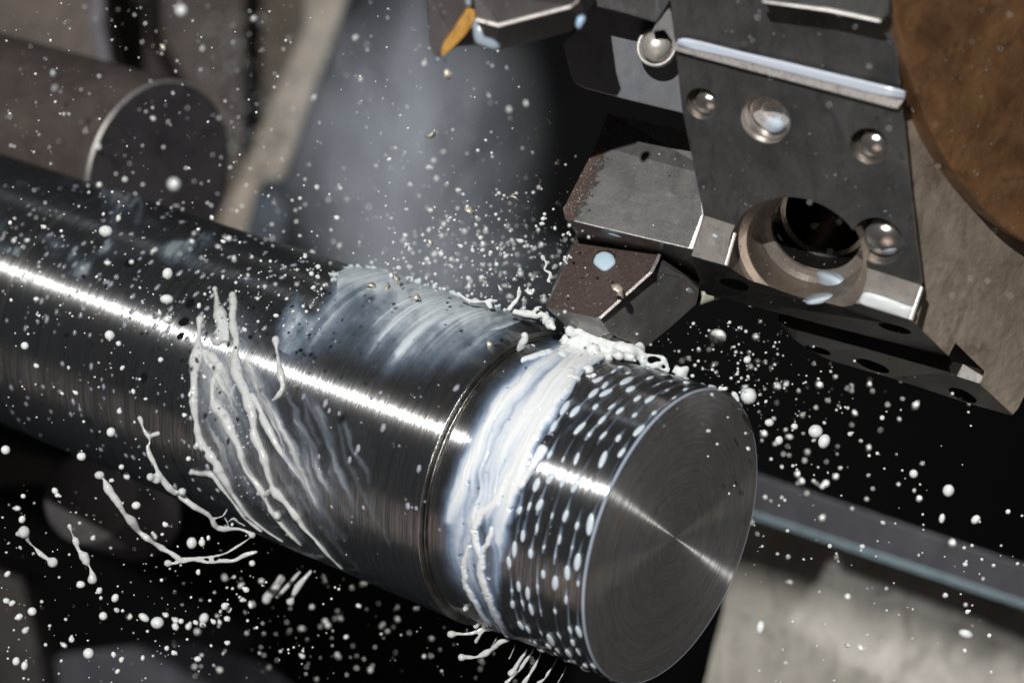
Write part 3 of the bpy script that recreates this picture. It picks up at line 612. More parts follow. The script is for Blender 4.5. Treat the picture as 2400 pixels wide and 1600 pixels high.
strand('coolant_splash', [o_([(305, 155, 9, 43.4), (300, 200, 14, 43.4), (285, 245, 22, 43.4), (270, 280, 14, 43.4)])], [], 'pointed coolant peak at the left end of the sheet crest', milk('coolant_peak', (.62, .70, .72), .14, .3), cat='coolant splash')
def foam_line(name, pts, n, spread, r0, r1, Y, label, mat, voxel=.024):
    bl = []
    for _ in range(n):
        k = random.random()*(len(pts)-1); i = int(k); f = k-i; p, q = pts[i], pts[min(i+1, len(pts)-1)]
        fx = p[0]+(q[0]-p[0])*f+random.gauss(0, spread); fy = p[1]+(q[1]-p[1])*f+random.gauss(0, spread*.8)
        h_ = bar_hit(fx, fy); bl.append((fx, fy, r0+(r1-r0)*random.random()**2, (h_[2]-.03) if h_[3] else (Y or h_[2])))
    o = strand(name, [], bl, label, mat, voxel=voxel, cat='coolant foam'); o['kind'] = 'stuff'; return o
M_LIP = milk('coolant_lip', (.62, .70, .73), .14, .3)
foam_line('crest_foam', crest[10:], 150, 5, 2, 7.5, None, 'ragged pale foam along the crest of the coolant sheet on top of the bar', M_LIP)
foam_line('crest_foam', zz(*OV, [(560, 150), (680, 100), (800, 120), (900, 120)]), 60, 7, 3, 9, None, 'dense foam at the highest hump of the coolant sheet', M_LIP)
foam_line('strand_foam', [p[:2] for p in ripples[1]]+[p[:2] for p in ripples[0]], 130, 13, 1.5, 4.5, None, 'small foam bubbles between the white strands on the left of the bar', M_STR, .018)
foam_line('band_foam', zz(*OB, [(1000, 110), (900, 160), (820, 280), (720, 420), (640, 540), (520, 640), (440, 800), (430, 1000), (480, 1200)]), 120, 22, 1.2, 4.0, None, 'small bubbles riding on the white coolant band', M_MILK, .018)
for k, (ln, bl, lb) in enumerate([([(2110, 10, 7), (2135, 60, 9), (2120, 100, 8), (2165, 130, 10), (2145, 180, 9), (2160, 190, 12)], [(2108, 8, 10)], 'crooked coolant squiggle left of the cutting tip'),
                                  ([(2000, 230, 9), (1995, 265, 12), (2025, 275, 10), (2040, 240, 9)], [(2015, 270, 14)], 'curled coolant squiggle below the crooked one'),
                                  ([(2260, 20, 9), (2290, 60, 7)], [(2300, 0, 14)], 'short coolant squiggle near the hole of the cutting tip'),
                                  ([(1780, 210, 9), (1800, 250, 10), (1815, 240, 6)], [], 'comma shaped coolant squiggle above the sheet crest')]):
    strand('coolant_squiggle', [o_([(*q, 40.2) for q in ln])], o_([(*q, 40.2) for q in bl]), lb, M_MILK, cat='coolant drop', voxel=.02)

# ---- rows of beads on the finished section
bead_me = bpy.data.meshes.new('bead'); bm = bmesh.new(); ball_bm(bm, Vector(), 1, sub=2); bm.to_mesh(bead_me); bm.free()
bead_me.polygons.foreach_set('use_smooth', [True]*len(bead_me.polygons)); bead_me.materials.append(M_BEAD)
cols = [.15, .41, .69, .96, 1.25, 1.5, 1.72]
beads = []
for ci, s0 in enumerate(cols):
    ph = R_(random.uniform(84, 92))
    while ph > R_(-86):
        ss = s0+random.gauss(0, .045); r = random.choice([.04, .06, .075, .09, .095])*random.uniform(.75, 1.2)
        px, py = proj(np.array(P3(ss, ph, R2)))
        if not inside(np.array([px]), np.array([py]), band_poly)[0]:
            beads.append((ss, ph, r))
        ph -= random.uniform(.09, .26)
        if random.random() < .15: ph -= .12
def bar_frame(ph):
    n = math.cos(ph)*E1+math.sin(ph)*E2; t = n.cross(AX); return Matrix((AX, t, n)).transposed()
for s_, ph, r in beads:
    o = link('coolant_bead', bead_me, None, loc=P3(s_, ph, R2+r*.12))
    o.rotation_euler = (bar_frame(ph) @ Matrix.Rotation(random.gauss(0, .12), 3, 'Z')).to_euler(); o.scale = (r*.72, r*random.uniform(1.1, 2.2), r*.42)
    tag(o, 'pale blue coolant bead in the rows round the finished end of the bar', 'coolant bead', 'coolant beads in rows on the bar end')
def streak_T(S, PH, X, Y):
    T = np.zeros(S.shape)
    for i, (s_, ph, r) in enumerate(beads):
        L = .10+.2*((i*37) % 10)/10.; dph = (PH-ph); lean = ((i*53) % 11-5)*.03
        d = S-s_-lean*dph; u = dph/L
        wd = .012+r*(.10+.5*np.exp(-(dph/.05)**2)); T = np.maximum(T, (.35+.4*((i*29) % 7)/7)*np.exp(-(d/wd)**2)*np.where((u > -.25) & (u < 1), 1-np.clip(u, 0, 1)**2, 0))
    e = vnoise(S, PH, .3, .5, 44); ins = inside(X, Y, band_poly)
    return np.where(ins, 0, T*(.5+e))
M_STK = film_material('emulsion_streaks', (.34, .42, .56), (.66, .74, .84), .8, 1.2)
stk = film('coolant_streaks', .03, 2.2, -90, 95, 260, 760, streak_T, M_STK, .02, .03, .003)
tag(stk, 'fine blue white streaks between the bead rows round the finished end of the bar', 'coolant')

# ================================================================== TOOLING
LV = (1200, 0, 1.96)
nF = Vector((-.40, -.77, -.50)).normalized(); PF = at(1850, 350, 36.4)
fp = lambda pts: [onplane(*p, PF, nF) for p in zz(*LV, pts)]
holder = empty('tool_holder_block', at(1850, 500, 38)); tag(holder, 'dark steel tool holder block with four fluid filled holes and a large stepped bore', 'tool holder')
BL, BR = onplane(1649, 505, PF, nF), onplane(2162, 669, PF, nF)
vs = {'tl': onplane(1553, -160, PF, nF), 'l1': onplane(1598, 255, PF, nF), 'bl': BL, 'br': BR, 'r1': onplane(2134, 434, PF, nF), 'r2': onplane(2106, 153, PF, nF), 'tr': onplane(2072, -160, PF, nF),
      'cl': at(1618, 600, BL.y+.55), 'cr': at(2136, 750, BR.y+.45), 'ul': at(1655, 690, BL.y+2.4), 'ur': at(2226, 837, BR.y+2.6)}
print('F depths', BL.y, BR.y, vs['tl'].y, vs['tr'].y)
axin = -nF
cx_bore = onplane(1868, 612, PF, nF)
rb = 1.34
M_LEDGE = metal('lit_bore_ledge_steel', (.40, .345, .29), (.58, .52, .45), (.16, .3), .7, 2, 14, .06, stain_amt=.3, wet=.5)  # bore step brightness painted as lit ledge, shaded wall and deep tones
M_WALL = metal('shaded_bore_wall_steel', (.22, .175, .14), (.36, .30, .245), (.2, .38), .6, 1.2, 14, .06, stain=(.10, .08, .065), stain_amt=.5, wet=.5)
M_DEEP = metal('shaded_deep_bore_steel', (.16, .145, .13), (.26, .24, .22), (.15, .3), .95, 2, 14, .1)
bp = [(0, rb), (2.98, rb), (3.03, rb-.05), (3.06, rb-.20), (3.09, rb-.21), (3.75, rb-.24), (3.81, rb-.34), (3.86, rb-.44), (3.9, rb-.45), (3.98, rb-.43), (4.45, rb-.45), (4.5, rb-.54), (4.54, rb-.51), (7.0, rb-.51)]
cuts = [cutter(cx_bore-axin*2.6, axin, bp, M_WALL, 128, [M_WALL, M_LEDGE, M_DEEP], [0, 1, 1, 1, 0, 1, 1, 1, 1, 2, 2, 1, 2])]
def hole(zx, zy, r, depth=.55, cone=.0):
    P = fp([(zx, zy)])[0]; return cutter(P-axin*.3, axin, [(0, r*1.02), (.28, r*1.02), (.33, r), (.3+r*.35, r*.98), (.3+r*.75, r*.86), (.3+r*1.05, r*.6), (.3+r*1.15, r*.25)], M_HOLE, 48)
M_HOLE = metal('hole_steel', (.50, .46, .42), (.70, .66, .62), (.12, .25), .9, 2, 20, .15)
kpx = 36.4/F/1.96*1.26
HO = [(872, 478, 62*kpx), (1165, 552, 92*kpx), (1640, 672, 70*kpx), (1680, 1108, 96*kpx)]
cuts += [hole(*h) for h in HO]
uP = (vs['cr']*.50+vs['ur']*.36+vs['cl']*.06+vs['ul']*.08); un = (vs['ur']-vs['cr']).cross(vs['cl']-vs['cr']).normalized()
if un.dot(uP) > 0: un = -un
cuts.append(cutter(uP+un*.3, -un, [(0, .32), (1.5, .32)], M_UNDER, 40))
uP2 = vs['cl']*.42+vs['ul']*.42+vs['cr']*.09+vs['ur']*.07
cuts.append(cutter(uP2+un*.4, -un, [(0, .3), (1.7, .3)], M_UNDER, 40))
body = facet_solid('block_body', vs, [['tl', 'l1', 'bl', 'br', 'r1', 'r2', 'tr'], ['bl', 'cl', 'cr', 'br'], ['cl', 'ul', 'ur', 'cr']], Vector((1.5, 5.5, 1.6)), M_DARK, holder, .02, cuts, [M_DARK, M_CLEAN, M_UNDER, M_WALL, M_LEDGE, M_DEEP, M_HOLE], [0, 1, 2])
# set screw, added metal domes for the glints in the holes, standing coolant
def disc_obj(name, P, n, r, h, mat, parent, seg=40, prof=None):
    me = lathe_mesh(prof or [(-h, r), (0, r), (h*.2, r*.9), (h*.25, .0)], seg, name); sharp(me, 40); o = link(name, me, mat); o.matrix_world = frame(P, n); o.parent = parent
    o.matrix_parent_inverse = Matrix.Translation(-world_loc(parent)); return o
M_POOL = milk('coolant_in_holes', (.56, .65, .74), .06, .0); nt_ = M_POOL.node_tree; lw_ = nt_.nodes.new('ShaderNodeLayerWeight'); lw_.inputs[0].default_value = .5; nt_.links.new(math_(nt_, 'MULTIPLY', math_(nt_, 'POWER', math_(nt_, 'SUBTRACT', 1.0, lw_.outputs['Facing'], clamp=True), 3.2), 1.1, clamp=True), nt_.nodes['Principled BSDF'].inputs['Alpha'])
P2 = fp([(1165, 552)])[0]
disc_obj('set_screw', P2-nF*.40, nF, HO[1][2]*.8, .1, M_BRIGHT, holder, prof=[(-.1, .2), (-.1, HO[1][2]*.86), (0, HO[1][2]*.86), (.04, HO[1][2]*.78), (.04, HO[1][2]*.45), (-.05, HO[1][2]*.38), (-.05, 0)])
for i, (hx, hy, hr) in enumerate(HO):
    if i == 1: continue
    bm = bmesh.new(); ball_bm(bm, Vector(), 1, sub=4); me = bpy.data.meshes.new('hole_glint_dome'); bm.to_mesh(me); bm.free(); me.polygons.foreach_set('use_smooth', [True]*len(me.polygons))
    pl = link('hole_glint_dome', me, M_HOLE); pl.matrix_world = Matrix.Translation(-world_loc(holder)) @ frame(fp([(hx+13, hy+15)])[0]-nF*hr*.62, nF) @ Matrix.Diagonal((hr*.8, hr*.76, hr*.5, 1)); pl.parent = holder  # added dome, its offset shape gives a bright hole with a dark crescent
for i, (hx, hy, hr) in enumerate(HO):
    p = fp([(hx+(24, 26, 24, 30)[i], hy+(26, 42, 28, 48)[i])])[0]
    bm = bmesh.new(); ball_bm(bm, Vector(), 1, sub=3); me = bpy.data.meshes.new('coolant_pool'); bm.to_mesh(me); bm.free(); me.polygons.foreach_set('use_smooth', [True]*len(me.polygons))
    o = link('coolant_pool', me, M_BEAD); o.matrix_world = frame(p-nF*hr*.42, nF) @ Matrix.Diagonal((hr*.46, hr*.36, hr*.25, 1))
    o.data.materials[0] = M_POOL
    tag(o, ('coolant pooled in the small upper left hole of the tool holder', 'coolant pooled in the screw recess of the tool holder', 'coolant pooled in the right hand round hole of the tool holder', 'coolant pooled in the hole beside the large bore of the tool holder')[i], 'coolant pool')
# slot rib and the coolant lying in it
rib = prism('slot_rib', zz(*LV, [(738, 232), (765, 205), (1805, 455), (1770, 502), (1745, 497)]), 0, (0, .25, .2), M_BRIGHT, holder, .02, nF, PF+nF*.13)
SLOT = True
# coolant on chamfers
def dome(name, P, n, h, mat, label=None, parent=None, rings=6):
    """a puddle: closed outline P of points on a plane with normal n, swelling to height h"""
    sp = [Vector(q) for q in catmull([np.array(p) for p in [*P, P[0]]], 5)][:-1]
    c = setorigin(sp); V = []; Fc = []; m = len(sp)
    for k in range(rings+1):
        s_ = 1-(k/rings)**1.0 if k < rings else .02; hh = h*math.sqrt(max(0, 1-s_*s_))
        for q in sp: V.append((q-c)*s_+n*hh)
    low = len(V)
    for q in sp: V.append((q-c)-n*.04)
    for k in range(rings):
        for i in range(m): Fc.append((k*m+i, k*m+(i+1) % m, (k+1)*m+(i+1) % m, (k+1)*m+i))
    for i in range(m): Fc.append((low+i, low+(i+1) % m, (i+1) % m, i))
    Fc.append(tuple(rings*m+i for i in range(m))); Fc.append(tuple(low+i for i in range(m))[::-1])
    me = mesh_from(V, Fc, name); bm = bmesh.new(); bm.from_mesh(me); bmesh.ops.recalc_face_normals(bm, faces=bm.faces[:]); bm.to_mesh(me); bm.free()
    return tag(link(name, me, mat, loc=c), label, 'coolant pool')
def blob(name, pts, Y, mat, label, back=None, n=None, P=None, h=.06):
    n = n or Vector((0, -1, 0)); P = P or at(pts[0][0], pts[0][1], Y)
    return dome(name, [onplane(p[0], p[1], P, n) for p in pts], n, h, mat, label)
blob('coolant_pool', zz(*LV, [(762, 184), (800, 180), (900, 202), (1050, 240), (1250, 286), (1450, 334), (1650, 382), (1790, 418), (1803, 436), (1780, 458), (1600, 418), (1400, 368), (1200, 318), (1000, 266), (860, 232), (765, 212)]), 0, milk('coolant_in_slot', (.62, .68, .77), .12, .1), 'long white blue line of coolant lying in the slot across the tool holder', n=nF, P=PF+nF*.14, h=.018)
Pc = onplane(2162, 669, PF, nF); nc = (BR-BL).cross(vs['cl']-BL).normalized(); nc = -nc if nc.dot(BL) > 0 else nc
blob('coolant_pool', zz(*LV, [(1598, 1375), (1620, 1345), (1700, 1362), (1800, 1400), (1848, 1420), (1836, 1462), (1820, 1466), (1700, 1430), (1600, 1396)]), 0, milk('coolant_on_chamfer', (.8, .84, .84), .1, .2), 'white coolant clinging to the lower edge of the right chamfer of the tool holder', n=nc, P=BR+nc*.05)
edge = lambda nm, pts, Y, lab=None, par=None, mt=None: prism(nm, pts, Y, (0, .1, .02), mt or M_BRIGHT, par or holder, .008)
edge('chamfer_edge', zz(*LV, [(1020, 1068), (1031, 1073), (990, 1222), (978, 1216)]), vs['cl'].y-.55)
edge('chamfer_edge', zz(*LV, [(1880, 1316), (1890, 1322), (1840, 1474), (1826, 1466)]), BR.y-.1)

# upper clamp block standing on the holder
clamp = facet_solid('clamp_block', {0: at(1778, -60, 35.2), 1: at(1790, 0, 34.7), 2: at(1870, 18, 34.5), 3: at(2060, 52, 34.0), 4: at(2086, 34, 33.9), 5: at(2088, -60, 33.7)}, [[0, 1, 2, 3, 4, 5]], Vector((.3, 1.6, .4)), M_DARK, None, .05)
tag(clamp, 'dark clamp block with a pale edge on the top right of the tool holder', 'clamp block')
pr = prism('pale_edge', zz(*LV, [(1150, 2), (1460, 40), (1700, 92), (1690, 106), (1450, 56), (1150, 14)]), 0, (0, .2, .05), M_CLEAN, clamp, .02, (at(1870, 18, 34.5)-at(1790, 0, 34.7)).cross(at(2060, 52, 34)-at(1870, -40, 34.5)).normalized(), at(1870, 18, 34.35))

# second shank (upper left of the holder)
n2 = Vector((-.12, -.93, -.2)).normalized(); Pn2 = at(1450, 150, 37.7)
sh = empty('upper_tool_shank', at(1450, 120, 37)); tag(sh, 'blue grey square tool shank between the upper tool and the holder, casting a black shadow', 'tool shank')
prism('shank_body', zz(*LV, [(330, -60), (335, 60), (300, 130), (235, 200), (258, 300), (272, 350), (290, 385), (330, 408), (450, 440), (620, 482), (800, 525), (790, 300), (750, 120), (740, -60)]), 0, (.6, 3.6, 1.4), metal('shank_blue_steel', (.13, .135, .155), (.18, .185, .205), (.3, .5), .3, 1.2, 24, .3, rust=(at(1320, 200, 37)-at(1450, 120, 37), Vector((.55, 0, .83)).normalized(), .35, (.2, .13, .1))), sh, .03, n2, Pn2)
# added dark plate, shaped as the shadow across the top of the shank
tp = prism('shank_shadow_plate', zz(*LV, [(300, -60), (345, 25), (500, 60), (665, 108), (720, 20), (760, -60)]), 0, (.5, 2.5, 1.2), M_UNDER, None, .03, n2, Pn2+n2*1.1)
tag(tp, 'dark plate standing in for the shadow over the blue grey shank at the top edge of the photo', 'plate')
# coolant nozzle ball
nz = empty('coolant_nozzle', at(1539, 110, 37.1)); tag(nz, 'round steel coolant nozzle ball set in a socket beside the tool holder', 'nozzle')
bm = bmesh.new(); ball_bm(bm, Vector(), .29, (1, 1, 1), 4); me = bpy.data.meshes.new('ball'); bm.to_mesh(me); bm.free(); me.polygons.foreach_set('use_smooth', [True]*len(me.polygons))
o = link('ball', me, metal('nozzle_steel', (.62, .58, .52), (.8, .76, .7), (.3, .45), .6, 2, 20, .15), nz, loc=Vector((0, -.1, 0)))
me = lathe_mesh([(-.25, .33), (.0, .385), (.05, .375), (.04, .325), (-.2, .26)], 48, 'socket_ring'); o = link('socket_ring', me, M_CLEAN, nz); o.rotation_euler = Vector((-.3, -.9, .1)).to_track_quat('Z', 'Y').to_euler()
fin = prism('nozzle_guard', zz(*LV, [(640, 150), (665, 105), (712, 0), (735, 60), (752, 150), (750, 205), (735, 190), (700, 140)]), 36.4, (.2, 1.2, .2), M_DARK, None, .02)
tag(fin, 'dark triangular guard fin behind the nozzle ball', 'guard')

# main insert holder (grey, rusty left edge)
ins = empty('insert_holder', at(1500, 430, 39.6)); tag(ins, 'grey steel insert holder with a rusty left edge, between the shank and the cutting tip', 'insert holder')
D0 = at(1500, 430, 39.6)
iv = {k: v_ for k, v_ in zip('abcdefghij', [at(*p) for p in zz(*LV, [(438, 520, 40.6), (1000, 655, 40.6), (1020, 835, 39.7), (385, 668, 39.8), (1000, 1190, 38.9), (820, 1144, 39.0), (580, 1088, 39.1), (245, 1008, 39.2), (232, 962, 39.3), (330, 770, 39.6)])])}
nD = Vector((-.12, -.93, .34)).normalized(); PD = at(1500, 480, 39.3); nD2 = Vector((-.12, -.84, .62)).normalized()
for k_ in 'djcefghi': q_ = iv[k_]; iv[k_] = onplane(1200+F*q_.x/q_.y, 800-F*q_.z/q_.y, PD, nD)
for k_ in 'ab': q_ = iv[k_]; iv[k_] = onplane(1200+F*q_.x/q_.y, 800-F*q_.z/q_.y, iv['d'], nD2)
M_INS = metal('insert_holder_steel', (.095, .092, .088), (.165, .16, .152), (.24, .42), .3, 1.1, 30, .5, rust=(at(1355, 400, 39.3)-D0, Vector((.906, 0, -.42)).normalized(), .5, (.17, .12, .10)), stain=(.07, .066, .07), stain_amt=.6, wet=.8)
facet_solid('holder_body', iv, [['a', 'b', 'c', 'd'], ['d', 'c', 'e', 'f', 'g', 'h', 'i', 'j']], at(1560, 640, 42.0)-at(1500, 545, 39.2), M_INS, ins, .025, mats=[M_INS])
edge('end_chamfer', zz(*LV, [(872, 985), (886, 1002), (836, 1145), (812, 1140)]), 38.85, par=ins)
edge('end_chamfer', zz(1250, 400, 3.137, [(1232, 240), (1242, 236), (1252, 330), (1244, 345)]), 38.8, par=ins)

# cutting tip
tip = empty('cutting_tip', at(1420, 640, 39.4)); tag(tip, 'rusty brown cutting tip with a milk filled hole, pressed against the bar', 'cutting tip')
TV = (1250, 400, 3.137); T0 = at(1420, 640, 39.4)
tv = {k: at(*p) for k, p in zip('abcdefghijklmn', zz(*TV, [(330, 470, 40.4), (560, 510, 40.3), (950, 560, 40.1), (915, 655, 39.7), (868, 745, 39.4), (488, 1085, 38.9), (92, 1000, 39.5), (230, 720, 39.9), (1130, 790, 40.9), (1215, 880, 41.3), (1195, 985, 41.3), (1000, 1160, 40.6), (810, 1310, 40.0), (562, 1195, 39.3)]))}
tv['o'] = at(*zz(*TV, [(470, 1228, 39.7)])[0]); tv['p'] = at(*zz(*TV, [(235, 1142, 40.0)])[0])
M_RUST = metal('rusty_tip_steel', (.24, .20, .185), (.46, .42, .40), (.12, .28), .3, 2.6, 24, 1.0, rust=(Vector((-.9, 0, .0)), Vector((.7, 0, -.7)), 2.2, (.26, .19, .165)), stain=(.11, .085, .08), stain_amt=.7, wet=.8)
M_TIPD = metal('dark_tip_steel', (.17, .155, .145), (.28, .26, .25), (.25, .45), .4, 2.2, 24, .9, wet=.6, stain=(.17, .18, .22), stain_amt=.5)
ntip = (tv['d']-tv['g']).cross(tv['f']-tv['g']).normalized(); ntip = -ntip if ntip.dot(T0) > 0 else ntip
for k_ in 'abceh': q_ = tv[k_]; tv[k_] = onplane(1200+F*q_.x/q_.y, 800-F*q_.z/q_.y, tv['g'], ntip)
nt2 = (tv['m']-tv['d']).cross(tv['f']-tv['d']).normalized()
for k_ in 'ijkln': q_ = tv[k_]; tv[k_] = onplane(1200+F*q_.x/q_.y, 800-F*q_.z/q_.y, tv['d'], nt2)
hp = onplane(*zz(*TV, [(522, 640)])[0], tv['h'], ntip)
hcut = cutter(hp+ntip*.5, -ntip, [(0, .235), (1.1, .235), (1.15, .1)], M_RUST, 40)
facet_solid('tip_body', tv, [['a', 'b', 'c', 'd', 'e', 'f', 'g', 'h'], ['d', 'i', 'j', 'k', 'l', 'm', 'n', 'f', 'e'], ['f', 'n', 'o', 'p', 'g']], Vector((.35, 2.2, .9)), M_RUST, tip, .018, [hcut], [M_RUST, M_TIPD], [0, 1, 1])
bme = []
def ribbon(name, pts, w, Y, mat, par):
    L = [(p[0]-w[0], p[1]-w[1], p[2]-.05) for p in pts]; Rr = [(p[0]+w[0], p[1]+w[1], p[2]-.05) for p in pts]
    V = {i: at(*q) for i, q in enumerate(L+Rr)}; n = len(pts)
    return facet_solid(name, V, [[i, i+1, n+i+1, n+i] for i in range(n-1)], Vector((0, .1, 0)), mat, par, .006)
ribbon('bevel_edge', zz(*TV, [(945, 563, 39.95), (913, 655, 39.62), (868, 745, 39.32), (488, 1085, 38.82)]), (3.2, 1.8), 0, metal('bevel_edge_steel', (.5, .44, .42), (.85, .78, .75), (.25, .4), .5, 6, 30, .4), tip)  # thin paler strip along the bevel of the tip
o = blob('coolant_pool', [(zz(*TV, [(522+80*math.cos(t)*(1+.05*math.sin(5*t)), 652+(76 if math.sin(t) > 0 else 56)*math.sin(t)*(1+.05*math.cos(4*t)))])[0]) for t in np.linspace(0, 2*math.pi, 18, endpoint=False)], 0, milk('coolant_in_tip', (.55, .70, .80), .08, .2), 'milky blue coolant plug in the hole of the rusty cutting tip', n=ntip, P=tv['h']+ntip*.02)

# second tool with golden insert, top
t2 = empty('upper_cutting_tool', at(1180, 40, 34.6)); tag(t2, 'blurred cutting tool with a golden insert at the top edge of the photo', 'cutting tool')
UV = (960, 0, 3.178); T2 = at(1180, 40, 34.6)
uv = {k: at(*p) for k, p in zip('abcdefghijklm', zz(*UV, [(120, -80, 34.8), (150, 330, 34.8), (180, 410, 34.7), (235, 425, 34.6), (350, 350, 34.6), (490, 340, 34.6), (620, 378, 34.7), (760, 350, 34.8), (1000, 290, 34.9), (1200, 235, 35.0), (1290, 190, 35.1), (1312, 110, 35.1), (1270, -80, 35)]))}
uv['p'] = at(*zz(*UV, [(490, 148, 34.2)])[0]); uv['q'] = at(*zz(*UV, [(660, 190, 34.1)])[0]); uv['r'] = at(*zz(*UV, [(1200, 50, 34.3)])[0]); uv['s'] = at(*zz(*UV, [(1262, 0, 34.4)])[0]); uv['t'] = at(*zz(*UV, [(470, -80, 34.4)])[0])
M_UT = metal('upper_tool_steel', (.06, .055, .052), (.105, .095, .09), (.3, .5), .4, 1.2, 20, .3, stain=(.10, .07, .06))
facet_solid('tool_body', uv, [['a', 'b', 'c', 'd', 'e', 'p', 't'], ['t', 'p', 'q', 'r', 's', 'm'], ['p', 'e', 'f', 'g', 'q'], ['q', 'g', 'h', 'i', 'j', 'r'], ['r', 'j', 'k', 'l', 'm', 's']], Vector((.3, 1.6, .6)), M_UT, t2, .02)
ribbon('ground_edge', zz(*UV, [(488, 146, 34.25), (660, 190, 34.12), (1200, 50, 34.3), (1262, 2, 34.4)]), (0, 3.6), 0, metal('ground_edge_steel', (.6, .56, .52), (.75, .7, .66), (.3, .5), .4, 4, 30, .3), t2)
prism('gold_insert', zz(*UV, [(432, 55), (478, 72), (494, 112), (470, 190), (400, 280), (320, 360), (250, 420), (228, 400), (246, 330), (330, 210)]), 34.15, (0, .35, .1), metal('gold_coating', (.30, .14, .012), (.52, .27, .04), (.25, .45), .4, 4, 30, .5, stain=(.12, .055, .015), stain_amt=.8, wet=.5), t2, .02)
mwet = milk('coolant_smear', (.30, .36, .42), .1, .1)
for pts, lb in (([(470, 200), (490, 150), (510, 200), (550, 300), (620, 295), (675, 345), (640, 370), (560, 350), (490, 310)], 'grey coolant smear running down below the golden insert'), ([(1235, 190), (1250, 130), (1290, 112), (1312, 140), (1290, 190), (1262, 218)], 'blue coolant drop on the right corner of the upper cutting tool'), ([(410, -40), (450, -40), (462, 40), (440, 50), (418, 30)], 'coolant smear above the golden insert')):
    blob('coolant_smear', zz(*UV, pts), 34.1, mwet if 'grey' in lb or 'above' in lb else milk('coolant_drop_blue', (.35, .5, .65), .1, .1), lb)

# turret: grey flank, brown disc
tur = empty('tool_turret', at(2280, 500, 40)); tag(tur, 'large round tool turret with grey flank and rusty brown disc at the right edge', 'turret')
ZV = (1800, 600, 3.92)
G3 = {k: at(*p) for k, p in enumerate([(2066, -200, 37.2), (2106, 153, 37.6), (2134, 434, 37.9), (2166, 672, 38.0), (2138, 752, 38.0)]+zz(*ZV, [(1660, 922, 39.2), (1722, 800, 39.4), (1990, 1062, 39.5), (1945, 1178, 39.3), (2250, 1458, 39.9), (2300, 1400, 40.4), (2420, 1150, 40.8)])+[(2560, 700, 41.5), (2560, -200, 40.5)])}
M_T = metal('turret_grey_steel', (.22, .18, .14), (.46, .39, .31), (.2, .5), .12, .55, 12, .9, stain=(.13, .095, .07), stain_amt=.75, streak=(1, 1, .7), wet=.7)
gA, gB, gC = onplane(2106, 153, PF, nF)+Vector((0, .35, 0)), BR+Vector((0, .35, 0)), at(2375, 971, 39.6)
nG = (gB-gA).cross(gC-gA).normalized(); nG = -nG if nG.dot(gA) > 0 else nG; print('nG', nG)
for k_ in G3: q_ = G3[k_]; G3[k_] = onplane(1200+F*q_.x/q_.y, 800-F*q_.z/q_.y, gA, nG)
facet_solid('turret_flank', G3, [[0, 1, 2, 3, 4, 5, 6, 7, 8, 9, 10, 11, 12, 13]], Vector((1.5, 5, 1)), M_T, tur, .02)
arc = [tuple(q) for q in catmull([np.array(q) for q in zz(*LV, [(1735, -160), (1752, 0), (1792, 200), (1848, 400), (1945, 640), (2060, 830), (2200, 995), (2352, 1110), (2600, 1230)])], 6)]+[(2700, 0), (2600, -200)]
prism('turret_disc', arc, 0, -nG*1.2, M_DISC, tur, .04, nG, gA+nG*.45)
# lower plate
LP = {k: at(*p) for k, p in enumerate(zz(*ZV, [(95, 600, 40.6), (170, 650, 40.6), (300, 690, 40.5), (900, 850, 40.2), (1660, 1065, 39.6), (1950, 1178, 39.3), (2250, 1458, 39.8), (2230, 1462, 39.9), (1900, 1372, 40.6), (1100, 1110, 41.6), (580, 962, 42.2), (380, 862, 42.0), (230, 760, 41.4)]))}
lp = empty('lower_holder_plate', at(2100, 880, 40)); tag(lp, 'speckled lower holder plate with three dark oval holes under the turret', 'holder plate')
nl = (LP[5]-LP[3]).cross(LP[10]-LP[3]).normalized(); nl = -nl if nl.dot(LP[5]) > 0 else nl
def lpp(zx, zy): return onplane(*zz(*ZV, [(zx, zy)])[0], LP[4], nl)
lc = [cutter(lpp(cx, cy)+nl*.6, -nl, [(0, r), (2.6, r)], M_UNDER, 36) for cx, cy, r in ((970, 985, .36), (1805, 1235, .30), (470, 830, .28))]
facet_solid('plate_body', LP, [list(range(13))], Vector((.4, 1.5, 2.0))*.8, M_UNDER2, lp, .015, lc, [M_UNDER2, M_UNDER])
edge('bright_land', zz(*ZV, [(1700, 965), (1940, 1030), (1990, 1066), (1945, 1172), (1690, 1090), (1668, 1010)]), 39.15, par=lp, mt=M_CLEAN)
edge('dark_key', zz(*ZV, [(1722, 805), (1985, 1058), (1700, 975), (1668, 930)]), 39.6, par=lp, mt=metal('dark_key_steel', (.09, .09, .10), (.13, .13, .15), (.3, .5), .4, 2))
# tail of coolant behind the tip
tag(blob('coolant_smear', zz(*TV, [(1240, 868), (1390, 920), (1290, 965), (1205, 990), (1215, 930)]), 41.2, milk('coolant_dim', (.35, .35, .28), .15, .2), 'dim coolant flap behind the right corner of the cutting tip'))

# ================================================================== BACKGROUND MACHINE PARTS
def bgmat(name, c, c2=None, met=.2, rough=(.45, .7)): return metal(name, tuple(x*1.1 for x in c), c2 or tuple(x*.6 for x in c), rough, met, .45, 4, .4, stain=tuple(x*.35 for x in c), stain_amt=.7, streak=(1, 1, .5))
